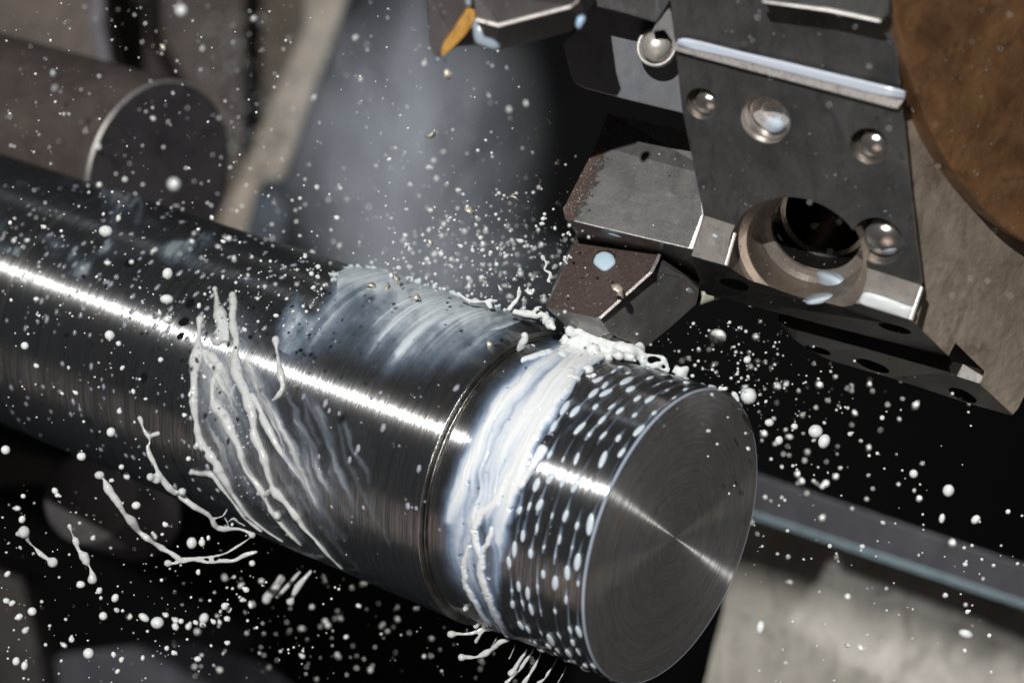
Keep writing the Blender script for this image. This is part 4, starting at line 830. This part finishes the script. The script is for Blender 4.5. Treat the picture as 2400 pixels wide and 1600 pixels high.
# brown boss with dark blue end face
bc = at(378, 412, 56); Rb = 2.7
boss = empty('steel_boss', bc); boss.matrix_world = Matrix.Translation(bc) @ Mbar.to_3x3().to_4x4(); tag(boss, 'blurred brown round boss with a dark blue end face behind the bar at the left', 'machine boss')
for nm, prf, mt in (('boss_face', [(0, 0), (0, Rb-.06)], bgmat('boss_blue', (.09, .082, .088))), ('boss_rim', [(0, Rb-.06), (-.06, Rb)], M_CLEAN), ('boss_side', [(-.06, Rb), (-30, Rb)], bgmat('boss_brown', (.135, .108, .096)))):
    me = lathe_mesh(prf, 128, nm); o = link(nm, me, mt); o.parent = boss
def bgp(name, pts, Y, back, c, label, cat, group=None, met=.2, bev=.2, c2=None):
    o = prism(name, dd(pts), Y, back, bgmat(name+'_'+str(len(bpy.data.materials)), c, c2, met), None, .02 if 'tray' in name else bev); return tag(o, label, cat, group)
bgp('machine_cover', [(-200, -200), (205, -200), (222, 60), (250, 190), (160, 205), (-200, 160)], 99.0, (0, 4, 1), (0.299, 0.241, 0.207), 'blurred brown machine cover in the upper left corner', 'machine cover')
bgp('machine_cover', [(215, -150), (232, -150), (238, 60), (262, 196), (228, 196), (205, 60)], 97.8, (0, .6, 0), (.4, .39, .43), 'blurred pale edge strip of the upper left machine cover', 'machine cover')
bgp('guard_rib', [(225, -200), (325, -200), (345, 100), (430, 260), (240, 230)], 112.5, (0, 4, 1), (0.103, 0.074, 0.064), 'blurred dark brown rib right of the upper left panel', 'machine cover')
bgp('machine_cover', [(320, -200), (560, -200), (560, 700), (420, 700), (345, 140)], 117.0, (0, 4, 1), (0.218, 0.179, 0.156), 'blurred brown machine cover behind the round boss', 'machine cover')
bgp('machine_cover', [(540, -200), (850, -200), (540, 760), (420, 760)], 126.0, (0, 4, 1), (0.276, 0.218, 0.161), 'blurred tan machine cover behind the flying drops', 'machine cover')
bgp('diagonal_rail', [(690, -200), (870, -200), (640, 440), (600, 570), (480, 570), (560, 380), (700, 60)], 108.0, (0, 3, 1), (.85, .74, .60), 'blurred tan diagonal rail in the upper left half', 'machine rail', met=.1)
bgp('rail_shoe', [(585, 445), (640, 440), (660, 480), (650, 570), (555, 570)], 105.0, (0, 3, 1), (0.127, 0.161, 0.207), 'blurred blue grey shoe at the foot of the diagonal rail', 'rail shoe')
bgp('spindle_cover', [(850, -200), (960, -200), (1000, 300), (1040, 700), (560, 760), (620, 560), (640, 440)], 129.0, (0, 3, 1), (.085, .09, .105), 'blurred dark slate panel right of the diagonal rail', 'machine cover', met=.1)
bgp('chip_tray', [(1690, 1168), (2420, 1412), (2500, 1800), (1560, 1800), (1660, 1400)], 63.0, (0, 1.5, -6), (.30, .285, .26), 'blurred grey tan chip tray filling the lower right corner', 'chip tray', met=.15)
bgp('tray_rail', [(1690, 1075), (2420, 1322), (2420, 1410), (1690, 1166)], 62.4, (0, 1.5, 0), (.03, .03, .038), 'blurred dark violet rail along the upper edge of the chip tray', 'tray rail')
bgp('tray_lip', [(1690, 1162), (2420, 1404), (2420, 1420), (1690, 1178)], 62.0, (0, .5, 0), (.09, .13, .15), 'blurred blue green lip between the rail and the chip tray', 'tray lip')
# round boss lower left, pans
bc2 = at(208, 1165, 58); r2 = 108/F*58*1.02
o = link('lower_boss', lathe_mesh([(0, 0), (0, r2-.1), (-.1, r2), (-5, r2)], 96, 'lower_boss'), bgmat('lower_boss_m', (.12, .11, .115))); o.matrix_world = frame(bc2, (-.1, -.97, .2)); tag(o, 'blurred dark grey round boss under the bar at lower left', 'machine boss')
bgp('sump_plate', [(60, 1560), (140, 1500), (420, 1470), (600, 1520), (760, 1640), (40, 1700)], 93.0, (0, 3, -1), (0.127, 0.127, 0.156), 'blurred grey violet sump plate at the bottom left', 'sump plate')
bgp('side_post', [(-80, 1290), (50, 1330), (90, 1500), (110, 1640), (-80, 1640)], 90.0, (0, 3, 0), (0.087, 0.078, 0.069), 'blurred dark brown post in the lower left corner', 'machine post')
bgp('lower_beam', [(-80, 1010), (200, 1085), (420, 1160), (330, 1190), (120, 1110), (-80, 1120)], 90.8, (0, 3, 0), (0.092, 0.081, 0.069), 'blurred dark beam running under the bar at the left', 'machine beam')
# back wall of the machine cabinet
V = [(-260, 260, -200), (260, 260, -200), (260, 260, 200), (-260, 260, 200)]
bw = link('back_wall', mesh_from(V, [(0, 1, 2, 3)], 'back_wall', False), bgmat('cabinet_black', (.006, .006, .006))); bw['kind'] = 'structure'

# ---- mist above the bar
def mist(name, P, rad, dens, label):
    bm = bmesh.new(); ball_bm(bm, Vector(), 1, sub=3); me = bpy.data.meshes.new(name); bm.to_mesh(me); bm.free()
    m = bpy.data.materials.new(name); m.use_nodes = True; nt = m.node_tree; nt.nodes.remove(nt.nodes['Principled BSDF'])
    pv = N(nt, 'ShaderNodeVolumePrincipled'); pv.inputs['Color'].default_value = (.80, .88, 1, 1); pv.inputs['Anisotropy'].default_value = -.35
    oc = objco(nt); ln = N(nt, 'ShaderNodeVectorMath', operation='LENGTH'); nt.links.new(oc, ln.inputs[0])
    fall = math_(nt, 'POWER', math_(nt, 'SUBTRACT', 1.0, ln.outputs['Value'], clamp=True), 1.9)
    nz_ = ramp(nt, noise_(nt, 1.9, 5, .6, oc, .8), [(.36, (.04, .04, .04)), (.68, (1, 1, 1))])
    nt.links.new(math_(nt, 'MULTIPLY', math_(nt, 'MULTIPLY', fall, nz_), dens), pv.inputs['Density'])
    nt.links.new(pv.outputs[0], nt.nodes['Material Output'].inputs['Volume'])
    me.materials.append(m); o = link(name, me, None); o.location = P; o.scale = rad
    return tag(o, label, 'mist', kind='stuff')
mist('coolant_mist', at(940, 330, 54), (4.5, 5.0, 6.4), .5, 'soft blue grey coolant mist hanging in the air above the bar')
mist('coolant_mist', at(1040, 650, 48), (4.0, 3.0, 2.2), .30, 'low bank of coolant mist along the top of the bar by the tool')

# ================================================================== FLYING DROPS AND CHIPS
DROPS = []
for kv in range(6):
    drop_me = bpy.data.meshes.new('drop'); bm = bmesh.new(); ball_bm(bm, Vector(), 1, sub=3)
    if kv in (2, 4): ball_bm(bm, Vector((.95, .1, .35*(kv-3))), .52, sub=3)
    for v_ in bm.verts: v_.co *= 1+(.05, .14, .12, .22, .16, .3)[kv]*noise.noise(v_.co*1.25+Vector((kv*5, 0, 0)))
    bm.to_mesh(drop_me); bm.free(); drop_me.polygons.foreach_set('use_smooth', [True]*len(drop_me.polygons)); drop_me.materials.append(M_MILK); DROPS.append(drop_me)
lo_v = None
bm = bmesh.new(); ball_bm(bm, Vector(), 1, sub=1); lo_v = np.array([v_.co[:] for v_ in bm.verts]); bm.verts.index_update(); lo_f = np.array([[v_.index for v_ in f_.verts] for f_ in bm.faces]); bm.free()
drops = []   # px, py, r_px, Y, elongation, angle, special label
def D(px, py, r, Y, el=1.0, an=0.0, lab=None): drops.append((px, py, r, Y, el, an, lab))
named = [(*dd([(1720, 909)])[0], 19, 38.3, 1.0, 0, 'largest round drop, just right of the top rim of the end face'),
         (*zz(1200, 800, 1.96, [(1395, 412)])[0], 16.5, 39.5, 1.1, .2, 'upper ball of the touching pair of drops in the black right of the end face'),
         (*zz(1200, 800, 1.96, [(1434, 458)])[0], 15.5, 39.3, 1.3, 1.2, 'lower oval ball of the touching pair of drops right of the end face'),
         (*zz(1200, 800, 1.96, [(1182, 372)])[0], 10, 39.3, 1.15, 0, 'oval drop nearest to the right rim of the end face'),
         (*zz(1200, 800, 1.96, [(1227, 454)])[0], 10, 39.4, 1.15, 1.5, 'upright drop left of the touching pair'),
         (*zz(1200, 800, 1.96, [(1298, 390)])[0], 8, 39.4, 1.1, 0, 'drop between the upright drop and the touching pair'),
         (*zz(1200, 800, 1.96, [(2005, 684)])[0], 14, 38.0, 1.1, 1.6, 'large lone drop above the tray rail at the right'),
         (*zz(1200, 800, 1.96, [(1845, 607)])[0], 10, 38.0, 1, 0, 'round drop left of the large lone drop above the tray rail'),
         (*zz(1200, 800, 1.96, [(2130, 817)])[0], 10.5, 38.0, 1.35, .8, 'slanted oval drop before the tray rail at the right'),
         (*zz(1200, 800, 1.96, [(1975, 812)])[0], 9, 38.3, 1.7, 1.4, 'narrow upright drop before the tray rail'),
         (*zz(1200, 800, 1.96, [(2085, 1342)])[0], 13, 36.5, 1.7, -.3, 'long flat drop in front of the chip tray'),
         (*zz(1200, 800, 1.96, [(1142, 1312)])[0], 13, 36.0, 1.6, 1.5, 'blurred upright drop at the left edge of the chip tray'),
         (*zz(1200, 800, 1.96, [(1081, 84)])[0], 9, 39.7, 1.1, .8, 'tilted drop in the black right of the looped splash'),
         (*zz(1200, 800, 1.96, [(1085, 492)])[0], 5, 38.0, 1.3, -.8, 'tiny white drop in front of the end face near its right rim'),
         (*dd([(385, 628)])[0], 13, 41.2, 1.15, 1.4, 'large drop with a shadow above the highlight of the bar'),
         (*dd([(383, 687)])[0], 13.5, 41.4, 1.4, 0, 'flattened drop with a black shadow, below the large drop over the bar'),
         (*dd([(385, 733)])[0], 10, 41.6, 1.2, .6, 'third drop of the upright row over the bar highlight'),
         (*dd([(252, 770)])[0], 12, 40.5, 1, 0, 'round grey drop just under the left part of the highlight'),
         (*dd([(243, 531)])[0], 15, 42.5, 1.2, 0, 'warm white lump of coolant over the dark top of the bar'),
         (*dd([(57, 794)])[0], 9.5, 40, 1, 0, 'round drop at the left edge below the highlight'),
         (*dd([(13, 1033)])[0], 11, 40, 1, 0, 'round drop on the left edge of the photo'),
         (*dd([(255, 992)])[0], 11, 40, 1.1, 1.5, 'pale drop on the dark lower side of the bar'),
         (*dd([(188, 1048)])[0], 10, 40, 1.05, 1.5, 'drop left above the round head of the long strand'),
         (*zz(*OL, [(1282, 632)])[0], 13, 42, 1.15, 1.7, 'large drop hanging over the curve of the long strand'),
         (*zz(*OL, [(910, 382)])[0], 10, 40, 1.15, .3, 'oval drop right of the long flying strand'),
         (*zz(*OL, [(592, 1370)])[0], 13, 40, 1, 0, 'bluish round drop over the sump plate'),
         (*zz(*OL, [(1052, 1165)])[0], 15, 42, 1.1, .2, 'largest lump in the arc of drops at lower left'),
         (*zz(*OL, [(962, 1130)])[0], 11, 42, 1.6, -.6, 'oblong lump left of the largest one in the arc of drops'),
         (*zz(*OL, [(1364, 1135)])[0], 12, 43, 1.2, 1.2, 'ragged blurred lump at the right of the arc of drops'),
         (*zz(*OL, [(215, 1090)])[0], 10.5, 40, 1.05, 0, 'round drop near the lower left corner'),
         (*zz(*OL, [(770, 1000)])[0], 9.5, 40, 1.25, 1.2, 'upright oval drop above the arc of drops'),
         (*zz(*OL, [(538, 910)])[0], 10, 41, 1.3, 0, 'flat oval drop beside the chain of three drops'),
         (*zz(*OL, [(690, 1120)])[0], 10, 41.5, 1, 0, 'round drop at the left end of the arc of drops'),
         (*zz(*OL, [(540, 55)])[0], 9.5, 40, 1, 0, 'round drop high above the chain of three drops'),
         (*zz(*OL, [(108, 1422)])[0], 9.5, 39, 1.2, 1.5, 'left drop of the upright pair in the bottom left corner'),
         (*zz(*OL, [(165, 1452)])[0], 9.5, 39, 1.4, 1.5, 'right drop of the upright pair in the bottom left corner'),
         (1681, 788, 17, 47.5, 1.25, 0, 'blurred grey drop in the black under the tool holder'),
         (425, 25, 12, 30, 1, 0, 'big blurred grey drop near the top edge left of the middle'),
         (408, 432, 13, 30, 1, 0, 'big blurred grey drop in front of the boss end face')]
for n_ in named: D(*n_)
D(*zz(*OL, [(368, 285)])[0], 8, 40, 1.3, -.9, 'left drop of the joined pair before the lower boss'); D(*zz(*OL, [(385, 315)])[0], 6, 40, 1.1, 0)
for q in [(820, 1085), (860, 1125), (1175, 1150), (1172, 1190), (1260, 1190), (1210, 1155), (1428, 1160), (1310, 1165), (1520, 1140), (1475, 1090), (1530, 1078), (1500, 1055), (1355, 1180), (1110, 1115), (780, 1080), (1620, 1012), (1676, 1050), (1645, 945), (1520, 1300), (1165, 1310), (1115, 1335), (1165, 1368), (1320, 1408), (760, 1380), (812, 1412), (786, 1490), (955, 1400), (478, 1278), (430, 1316), (305, 1312), (410, 1420), (167, 1218), (80, 1035), (45, 1020), (125, 1128), (50, 840), (664, 950), (675, 1000), (1085, 575), (1105, 510), (1350, 630), (1028, 592), (1393, 600), (625, 598), (117, 402), (155, 320), (148, 475), (1685, 768), (1325, 828), (812, 125), (745, 215), (847, 187)]:
    D(*zz(*OL, [q])[0], random.uniform(4.5, 9), random.uniform(39.5, 43.5), random.uniform(1, 1.4), random.uniform(0, 3))
def pdf(n, box, rlo, rhi, Ylo, Yhi, test=None, mu=None, sd=None, pw=2.2):
    k = 0; tries = 0
    while k < n and tries < n*30:
        tries += 1
        if mu: px, py = random.gauss(mu[0], sd[0]), random.gauss(mu[1], sd[1])
        else: px, py = random.uniform(box[0], box[2]), random.uniform(box[1], box[3])
        if not (-20 < px < 2420 and -20 < py < 1620): continue
        if test and not test(px, py): continue
        r = rlo+(rhi-rlo)*random.random()**pw; Y = random.uniform(Ylo, Yhi); s, ph, t, ok = bar_hit(px, py)
        if ok and Y > t-.15:
            Y = t-random.uniform(.15, 3)
        if Y > 34 and px > 1560 and py < 480: Y = 31+random.random()
        D(px, py, r, Y, random.choice((1, 1, 1.15, 1.35)), random.uniform(0, 3.1)); k += 1
over = lambda x_, y_: bar_hit(x_, y_)[3]; off = lambda x_, y_: not over(x_, y_)
pdf(620, (0, 0, 1250, 640), .7, 4.2, 34, 50, off, pw=3)
pdf(90, (0, 0, 1250, 640), 2.5, 7, 46, 54, off, pw=1.6)
pdf(40, (0, 0, 1250, 600), 1.5, 4.5, 31, 36, off)
pdf(620, (0, 0, 0, 0), .8, 5.5, 37, 48, off, (1150, 610), (160, 110), 2.8)
pdf(150, (0, 0, 0, 0), 2.5, 6.5, 41, 50, off, (1080, 640), (190, 60), 1.4)
pdf(90, (0, 430, 760, 760), 1.2, 6, 38, 42, over, pw=1.9)
pdf(70, (0, 430, 800, 700), 3, 7, 34, 37, None, pw=1.6)
pdf(110, (0, 700, 480, 1150), 1, 6.5, 38, 43, over, pw=2)
pdf(60, (500, 600, 760, 780), 1.5, 6, 41, 42.6, over, pw=1.6)
pdf(160, (0, 430, 760, 800), .7, 2.5, 36, 42.6, over, pw=1.6)
pdf(120, (600, 650, 1300, 1300), .8, 2.4, 36, 39, over)
pdf(130, (0, 1150, 800, 1600), 1.2, 5, 38, 44, off, pw=1.8)
pdf(110, (450, 1350, 1250, 1600), 2.5, 6.5, 44, 52, off, pw=1.5)
pdf(160, (0, 1100, 1100, 1600), .7, 2.4, 36, 48, off)
rt = lambda x_, y_: off(x_, y_) and y_ > 745+max(0, (x_-1830))*.42
pdf(300, (0, 0, 0, 0), .7, 5.0, 37, 43, rt, (1700, 880), (130, 110), 2.0)
pdf(150, (0, 0, 0, 0), 2.5, 6.5, 44, 52, rt, (1820, 1000), (190, 150), 1.5)
pdf(80, (1700, 850, 2400, 1330), 1.2, 6, 38, 42, rt, pw=1.6)
pdf(60, (1730, 1250, 2400, 1600), 1.2, 6, 36, 44, off, pw=1.6)
pdf(30, (1560, 0, 2380, 700), 1.2, 3.5, 31, 33)
pdf(60, (460, 0, 640, 420), 4, 8, 95, 110, off)  # far drops added as blurred bokeh discs in the background
drops = [d_ for d_ in drops if d_[3] > 3]
drops.sort(key=lambda d_: -(d_[2]*(100 if d_[6] else 1)))
def orient(an): return Matrix.Rotation(-an, 3, 'Y')
def region(px, py):
    if py < 700 and px < 1350: return 'small white coolant drop in the spray above the bar', 'coolant drops in the air above the bar'
    if px > 1500: return 'small white coolant drop in the spray right of the end face', 'coolant drops in the air right of the bar'
    return 'small white coolant drop in the spray at the lower left of the bar', 'coolant drops in the air at lower left'
VV = []; FF = []; nb = 0
for i, (px, py, r, Y, el, an, lab) in enumerate(drops):
    rr = r/F*Y; P = at(px, py, Y)
    if i < 290:
        o = link('coolant_drop', DROPS[0 if lab else (i*7) % 6], None, loc=P); o.scale = (rr*el**.5, rr, rr/el**.5); o.rotation_euler = (0, -an, 0)
        l_, g_ = region(px, py); tag(o, lab or l_, 'coolant drop', None if lab else g_)
    else:
        m3 = np.array(orient(an)); vv = (lo_v*np.array([rr*el**.5, rr, rr/el**.5]))@m3.T+np.array(P); VV.append(vv); FF.append(lo_f+nb); nb += len(lo_v)
VV = np.concatenate(VV); FF = np.concatenate(FF); cen = VV.mean(0)
fine = link('coolant_spray', mesh_from(VV-cen, FF.tolist(), 'coolant_spray'), M_MILK, loc=Vector(cen)); tag(fine, 'fine spray of tiny white coolant droplets hanging all round the bar', 'spray', kind='stuff')

# droplets resting on the bar surface: bluish violet specks
VV = []; FF = []; nb = 0
for k in range(420):
    u = random.random()
    if u < .55: px, py = random.uniform(0, 760), random.uniform(430, 800)
    elif u < .85: px, py = random.uniform(0, 520), random.uniform(850, 1220)
    else: px, py = random.uniform(700, 1200), random.uniform(700, 1250)
    s, ph, t, ok = bar_hit(px, py)
    if not ok or s < 3.95 or inside(np.array([px]), np.array([py]), sheet_poly)[0]: continue
    Rr = R1; r = random.uniform(.02, .075); P = P3(s, ph, Rr); m3 = np.array(bar_frame(ph))
    vv = (lo_v*np.array([r, r*random.uniform(1, 1.8), r*.35]))@m3.T+np.array(P); VV.append(vv); FF.append(lo_f+nb); nb += len(lo_v)
VV = np.concatenate(VV); FF = np.concatenate(FF); cen = VV.mean(0)
o = link('coolant_specks', mesh_from(VV-cen, FF.tolist(), 'coolant_specks'), milk('coolant_speck', (.36, .36, .42), .12, 0), loc=Vector(cen)); tag(o, 'scattered small coolant specks wetting the dark rough part of the bar', 'spray', kind='stuff')

# coolant lying on the tooling: found by casting rays onto the finished parts
bpy.context.view_layer.update(); DG = bpy.context.evaluated_depsgraph_get()
def surf(px, py):
    d = Vector(((px-1200)/F, 1, (800-py)/F)).normalized(); o0 = Vector(); far = 0
    for _ in range(12):
        ok, loc, nrm, idx, ob, mt = sc.ray_cast(DG, o0, d)
        if not ok: return None
        if ob.type == 'MESH' and not ob.name.startswith(('coolant', 'metal', 'crest', 'strand', 'band', 'bead')):
            return loc, (nrm if nrm.dot(d) < 0 else -nrm), ob
        o0 = loc+d*.01
    return None
def lie(px, py, r, el, mat, label):
    h_ = surf(px, py)
    if not h_: return
    bm = bmesh.new(); ball_bm(bm, Vector(), 1, sub=3)
    for v_ in bm.verts: v_.co *= 1+.16*noise.noise(v_.co*1.4+Vector((px, py, 0)))
    me = bpy.data.meshes.new('coolant_pool'); bm.to_mesh(me); bm.free(); me.polygons.foreach_set('use_smooth', [True]*len(me.polygons))
    o = link('coolant_pool', me, mat); rr = r/F*h_[0].y; a3 = Vector((1, 0, -.35)); t = (a3-h_[1]*a3.dot(h_[1])).normalized(); u = h_[1].cross(t)
    o.matrix_world = Matrix.Translation(h_[0]) @ Matrix((t, u, h_[1])).transposed().to_4x4() @ Matrix.Diagonal((rr*el, rr, rr*.6, 1)); tag(o, label, 'coolant pool')
lie(*zz(*LV, [(1470, 1290)])[0], 22, 2.0, M_POOL, 'blue white coolant smear on the upper ledge of the large bore')
lie(*zz(*LV, [(1410, 1370)])[0], 21, 1.9, M_POOL, 'blue white coolant smear on the lower lip of the large bore')
lie(*zz(*LV, [(1232, 1090)])[0], 5, 3.2, M_POOL, 'thin coolant run on the left wall of the large bore')
lie(*zz(*TV, [(600, 470)])[0], 9, 2.5, M_POOL, 'pale blue coolant patch under the rusty edge of the insert holder')
lie(*zz(*TV, [(1150, 880)])[0], 8, 1.8, M_POOL, 'pale coolant patch on the right corner of the cutting tip')
lie(*zz(*LV, [(930, 1085)])[0], 6, 1.4, M_POOL, 'glinting coolant patch on the left chamfer of the tool holder')
VV = []; FF = []; nb = 0
zones = [((1640, 0, 2110, 660), 110, 1.2, 4), ((1330, 260, 1640, 580), 110, 1, 3.2), ((1290, 560, 1620, 790), 130, .9, 3.2), ((1700, 470, 2040, 740), 60, 1, 4), ((2110, 100, 2395, 950), 110, 1, 3.5), ((1330, 20, 1570, 260), 50, 1, 3.5), ((1830, 770, 2300, 950), 50, 1, 3), ((1000, 0, 1370, 115), 40, 1.2, 4), ((1325, 440, 1400, 560), 90, .9, 2.8), ((1300, 620, 1400, 720), 60, .8, 2.6)]
for (xa, ya, xb, yb), n_, ra, rb_ in zones:
    for _ in range(n_):
        px, py = random.uniform(xa, xb), random.uniform(ya, yb); h_ = surf(px, py)
        if not h_ or h_[0].y > 45 or 'steel_bar' in (h_[2].parent.name if h_[2].parent else ''): continue
        r = (ra+(rb_-ra)*random.random()**2.5)/F*h_[0].y; t = h_[1].orthogonal().normalized(); u = h_[1].cross(t); m3 = np.array(Matrix((t, u, h_[1])).transposed())
        vv = (lo_v*np.array([r*random.uniform(.8, 1.8), r, r*.45]))@m3.T+np.array(h_[0]); VV.append(vv); FF.append(lo_f+nb); nb += len(lo_v)
VV = np.concatenate(VV); FF = np.concatenate(FF); cen = VV.mean(0)
m_, nt_, b_ = newmat('wet_glint'); b_.inputs['Base Color'].default_value = (.30, .30, .30, 1); b_.inputs['Roughness'].default_value = .05; b_.inputs['Coat Weight'].default_value = 1; b_.inputs['Coat Roughness'].default_value = .02; b_.inputs['Alpha'].default_value = .7
o = link('coolant_specks', mesh_from(VV-cen, FF.tolist(), 'coolant_specks'), m_, loc=Vector(cen)); tag(o, 'tiny clear coolant droplets wetting the tool holder, the inserts and the turret', 'spray', kind='stuff')
# metal chips
M_CHIP = metal('brass_coloured_chip', (.72, .64, .48), (.9, .84, .7), (.2, .4), .4, 5, 20, .3)
def chip(px, py, Y, size, an, lab):
    n = 9; V = []; Fc = []; kk = random.uniform(1.6, 2.8); w_ = size*.32; size *= 1.35; cv = size*.5
    for i in range(n):
        t = i/(n-1)*kk; ww = w_*math.sin(math.pi*(i+.6)/(n+.2))*random.uniform(.75, 1.15)
        c = Vector((cv*math.cos(t)*(1-.12*t), 0, cv*math.sin(t)*(1-.12*t)))
        for sgn in (-1, 1):
            for th in (0, 1): V.append(c+Vector((0, sgn*ww, 0))+c.normalized()*(.012*th)+Vector((random.gauss(0, .006), 0, random.gauss(0, .006))))
    for i in range(n-1):
        a = i*4; b = a+4
        Fc += [(a, b, b+2, a+2), (a+1, a+3, b+3, b+1), (a, a+1, b+1, b), (a+2, b+2, b+3, a+3)]
    Fc += [(0, 2, 3, 1), (4*n-4, 4*n-3, 4*n-1, 4*n-2)]
    o = link('metal_chip', mesh_from(V, Fc, 'metal_chip'), M_CHIP, loc=at(px, py, Y)); o.rotation_euler = (random.uniform(.4, 1.3), an, random.uniform(-.6, .6)); tag(o, lab, 'metal chip')
for q in [(*zz(*OV, [(835, 240)])[0], 42.0, .22, .3, 'dark curled chip at the left of the chip cluster on the sheet crest'), (*zz(*OV, [(850, 320)])[0], 42.0, .22, 1.2, 'pointed chip at the lower end of the cluster on the sheet crest'),
          (*zz(*OV, [(930, 220)])[0], 42.0, .26, 2.0, 'middle golden chip of the cluster on the sheet crest'), (*zz(*OV, [(995, 180)])[0], 42.0, .27, .5, 'upper right golden chip of the cluster on the sheet crest'),
          (*zz(*OV, [(1160, 318)])[0], 41.2, .2, .1, 'small oval chip lying alone on the coolant sheet'), (*zz(*OV, [(1700, 645)])[0], 39.6, .2, .9, 'pinkish chip by the shoulder ring of the bar'),
          (*zz(1250, 400, 3.137, [(600, 890)])[0], 38.7, .3, .6, 'pale chip with a black shadow on the rusty cutting tip'), (*zz(*LV, [(150, 558)])[0], 40.2, .19, .4, 'bright chip flying in the black left of the insert holder'),
          (*zz(*LV, [(205, 730)])[0], 40.4, .17, 1.9, 'flat chip flying left of the insert holder, under the bright one'), (*zz(*LV, [(113, 820)])[0], 40.5, .17, 1.2, 'upright chip flying left of the rusty edge of the insert holder'),
          (*dd([(1072, 488)])[0], 41, .22, .3, 'white chip flying in the dark above the bar crest'), (*dd([(988, 302)])[0], 43, .22, 2.4, 'dark greenish chip in front of the mist'),
          (*dd([(1022, 165)])[0], 45.5, .3, 1.1, 'blurred pale chip below the golden insert'), (*dd([(1178, 458)])[0], 40.5, .17, .2, 'small jagged chip over the dark right of the mist'),
          (*dd([(372, 110)])[0], 38, .14, .7, 'pink tinted chip near the top left'), (*dd([(985, 558)])[0], 42, .13, .7, 'tiny chip above the sheet crest')]:
    chip(*q)
